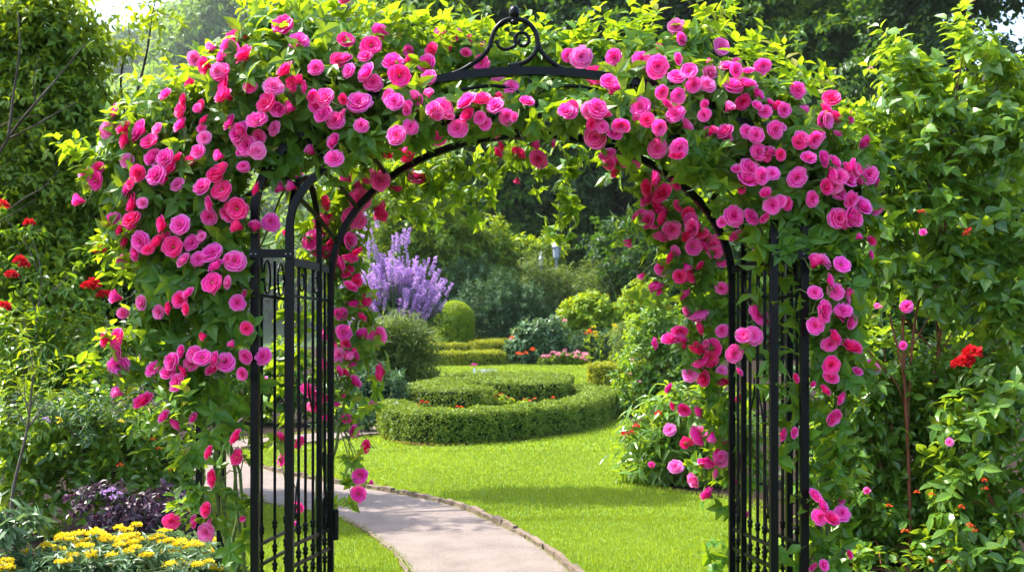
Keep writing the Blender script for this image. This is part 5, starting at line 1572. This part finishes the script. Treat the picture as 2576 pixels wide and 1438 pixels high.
for vx, vy, mt_, lab in ((1507, 836, 'yellow', 'yellow lily with several blooms before the bright bush'), (1480, 838, 'orange', 'orange lily leaning before the bright bush'), (1545, 830, 'yellow', 'tall thin yellow lily at the bright bush end')):
    y = 32.4
    q = P(vx, vy, y)
    z0 = float(terr(0, y))
    t = thing('lily_plant', lab, 'lily', (q[0], y, z0))
    n = 40
    s = R.uniform(0, 1, n)
    pp = np.column_stack([q[0] + R.normal(0, 0.06, n), y + R.normal(0, 0.06, n), z0 + (q[2] - z0) * s])
    V, T, ti = place('lance', pp, R.normal(0, 1, (n, 3)) + UP * 0.6, UP + R.normal(0, 0.4, (n, 3)), 0.25, R.uniform(0, 1, n))
    part('foliage', [(V, T, 0, ti)], [M['sunny_leaf']], t)
    part('stem', [tube(np.array([(q[0], y, z0), (q[0] + 0.02, y, (z0 + q[2]) / 2), q]), 0.012, 5)], [M['calyx']], t)
    for k in range(4):
        V, T, ti = cluster(q + np.array([R.normal(0, 0.10), -0.05, R.normal(0, 0.10)]), 0.09, 24)
        part('flower_head', [(V, T, 0, ti)], [M[mt_]], t)
# white flowers on the far lawn
for vx, lab in ((1215, 'white flower tuft beside the lone magenta flower'), (1238, 'white flower tuft further along towards the blue mound')):
    y = 25.5
    q = P(vx, 928, y)
    z0 = float(terr(0, y))
    t = thing('white_flowers', lab, 'flowers', (q[0], y, z0), 'white tufts on the far lawn')
    p, d = blob_pts([((q[0], y, z0 + 0.1), (0.22, 0.2, 0.14))], 160, (0.3, 1.0))
    V, T, ti = twigs('needle', p, dir_mix(d, 0.5, 0.8), 0.05, 8, 0.12, 0.1)
    part('foliage', [(V, T, 0, ti)], [M['silver_leaf']], t)
    V, T, ti = cluster((q[0], y, z0 + 0.16), 0.2, 60, L=0.05)
    part('flower_head', [(V, T, 0, ti)], [M['white_petal']], t)

# shrubs between the arch and the spiral bed
shrub('conifer_bush', 'feathery grey green grass bush leaning over the far hedges', 'grass bush', (-2.4, 19.5),
      px_blobs([(960, 870, 60), (1010, 860, 50), (1050, 880, 40), (980, 930, 60), (1040, 940, 50), (930, 920, 50), (1020, 980, 40), (1070, 965, 28)], 18.5, 0.8),
      'needle', 'olive_leaf', 0.26, 12, 62, 0.25, r0=0.03, up=1.0, droop=0.1)
shrub('blue_bush', 'dense blue green bush beside the inner curl of the spiral hedge', 'bush', (-2.55, 16.2),
      px_blobs([(900, 970, 60), (960, 980, 56), (1000, 1000, 40), (930, 1030, 50), (990, 1040, 36), (870, 1010, 50)], 16.2, 0.8),
      'lance', 'blue_leaf', 0.12, 10, 80, 0.14, r0=0.03, up=0.3)
shrub('low_evergreen', 'low dark evergreen mat along the path behind the arch panel', 'bush', (-2.6, 14.6),
      px_blobs([(860, 1050, 36), (900, 1052, 34), (935, 1052, 28), (820, 1045, 36)], 14.6, 0.8),
      'lance', 'blue_leaf', 0.09, 9, 110, 0.1, r0=0.02, up=0.4)
shrub('panel_bush', 'dark bush seen between the iron bars across the path', 'bush', (-3.9, 14.0),
      px_blobs([(700, 930, 60), (640, 960, 70), (760, 960, 60), (580, 1000, 70), (540, 1060, 60), (690, 1020, 40), (800, 1000, 50)], 15.5, 0.7),
      'ovate', 'tree_leaf', 0.12, 9, 40, 0.18, r0=0.03)
t = shrub('glossy_bush', 'upright dark glossy bush at the lawn edge behind the peonies', 'bush', (2.35, 17.0),
      px_blobs([(1640, 830, 50), (1690, 850, 56), (1620, 900, 56), (1690, 920, 64), (1600, 970, 56), (1670, 990, 66), (1740, 960, 60), (1580, 1020, 40), (1640, 1030, 40), (1720, 1040, 50), (1660, 800, 36), (1750, 880, 56)], 17.0, 0.8),
      'ovate', 'gloss_leaf', 0.105, 9, 62, 0.16, r0=0.03, up=0.3)
flowers_on(t, [(1590, 905, 15.9), (1610, 960, 15.9), (1584, 940, 15.9)], 15.9, 'rose_pink', 0.03, 16)
shrub('thin_bush', 'thin upright bush with pale stems between the golden hedge and the glossy bush', 'bush', (2.6, 24.5),
      px_blobs([(1570, 850, 30), (1585, 880, 34), (1600, 830, 24), (1575, 900, 28), (1595, 920, 30)], 24.5, 0.8),
      'lance', 'olive_leaf', 0.12, 9, 60, 0.18, r0=0.02, up=0.5)

# the two grey lanterns among the far trees
for vx, vt, vb, k, lab in ((1400, 583, 690, 1.0, 'tall grey lantern with a pointed spire roof among the far bushes'), (1361, 628, 700, 0.62, 'small grey lantern post with a pointed cap next to the tall one')):
    y = 37.0
    tp, bt = P(vx, vt, y), P(vx, vb, y)
    z0 = float(terr(0, y))
    s = 1.0 * k
    t = thing('garden_lantern', lab, 'lantern', (tp[0], y, z0), 'grey lanterns among the far bushes')
    H = tp[2] - z0
    part('post', [lathe((tp[0], y, z0), [(0.12 * s, 0), (0.12 * s, 0.1), (0.06 * s, 0.16), (0.05 * s, H - 1.05 * s), (0.09 * s, H - 1.0 * s)], 10) + (0, None, True)], [M['zinc']], t)
    part('lantern_body', [lathe((tp[0], y, z0 + H - 1.0 * s), [(0.08 * s, 0), (0.12 * s, 0.04 * s), (0.155 * s, 0.42 * s)], 6)], [M['zinc']], t)
    part('roof', [lathe((tp[0], y, z0 + H - 0.60 * s), [(0.17 * s, 0.0), (0.185 * s, 0.015 * s), (0.17 * s, 0.05 * s), (0.09 * s, 0.20 * s), (0.045 * s, 0.33 * s), (0.05 * s, 0.36 * s), (0.03 * s, 0.42 * s), (0.022 * s, 0.50 * s), (0.001, 0.60 * s)], 12) + (0, None, True)], [M['zinc']], t)

# ------------------------------------------------------------------ the air: thin haze over the whole garden and the hill
V, T = box((-150, 390, 119), (1400, 920, 250))
hm = bpy.data.materials.new('haze')
hm.use_nodes = True
nt = hm.node_tree
nt.nodes.remove(nt.nodes['Principled BSDF'])
pv = nt.nodes.new('ShaderNodeVolumePrincipled')
pv.inputs['Color'].default_value = (0.86, 0.93, 1.0, 1)
pv.inputs['Density'].default_value = 0.00016
pv.inputs['Anisotropy'].default_value = 0.2
nt.links.new(pv.outputs[0], nt.nodes['Material Output'].inputs['Volume'])
hz = part('haze', [(V, T)], [hm])
hz['kind'] = 'stuff'

# bushes closing the bed past the sunlit tree
for x, y, h, lab in ((-7.6, 12.5, 3.4, 'tall dark boundary bush beside the sunlit tree'), (-9.5, 16.0, 4.2, 'tall dark boundary bush further back along the bed edge')):
    bl = [((x + R.uniform(-1.2, 1.2), y + R.uniform(-0.8, 0.8), h * f + float(terr(0, y))), (1.2, 1.0, 0.95)) for f in (0.25, 0.3, 0.5, 0.55, 0.75, 0.8)]
    shrub('boundary_bush', lab, 'bush', (x, y), bl, 'ovate', 'dark_leaf', 0.13, 8, 22, 0.25, r0=0.05, shell=(0.4, 1.0))
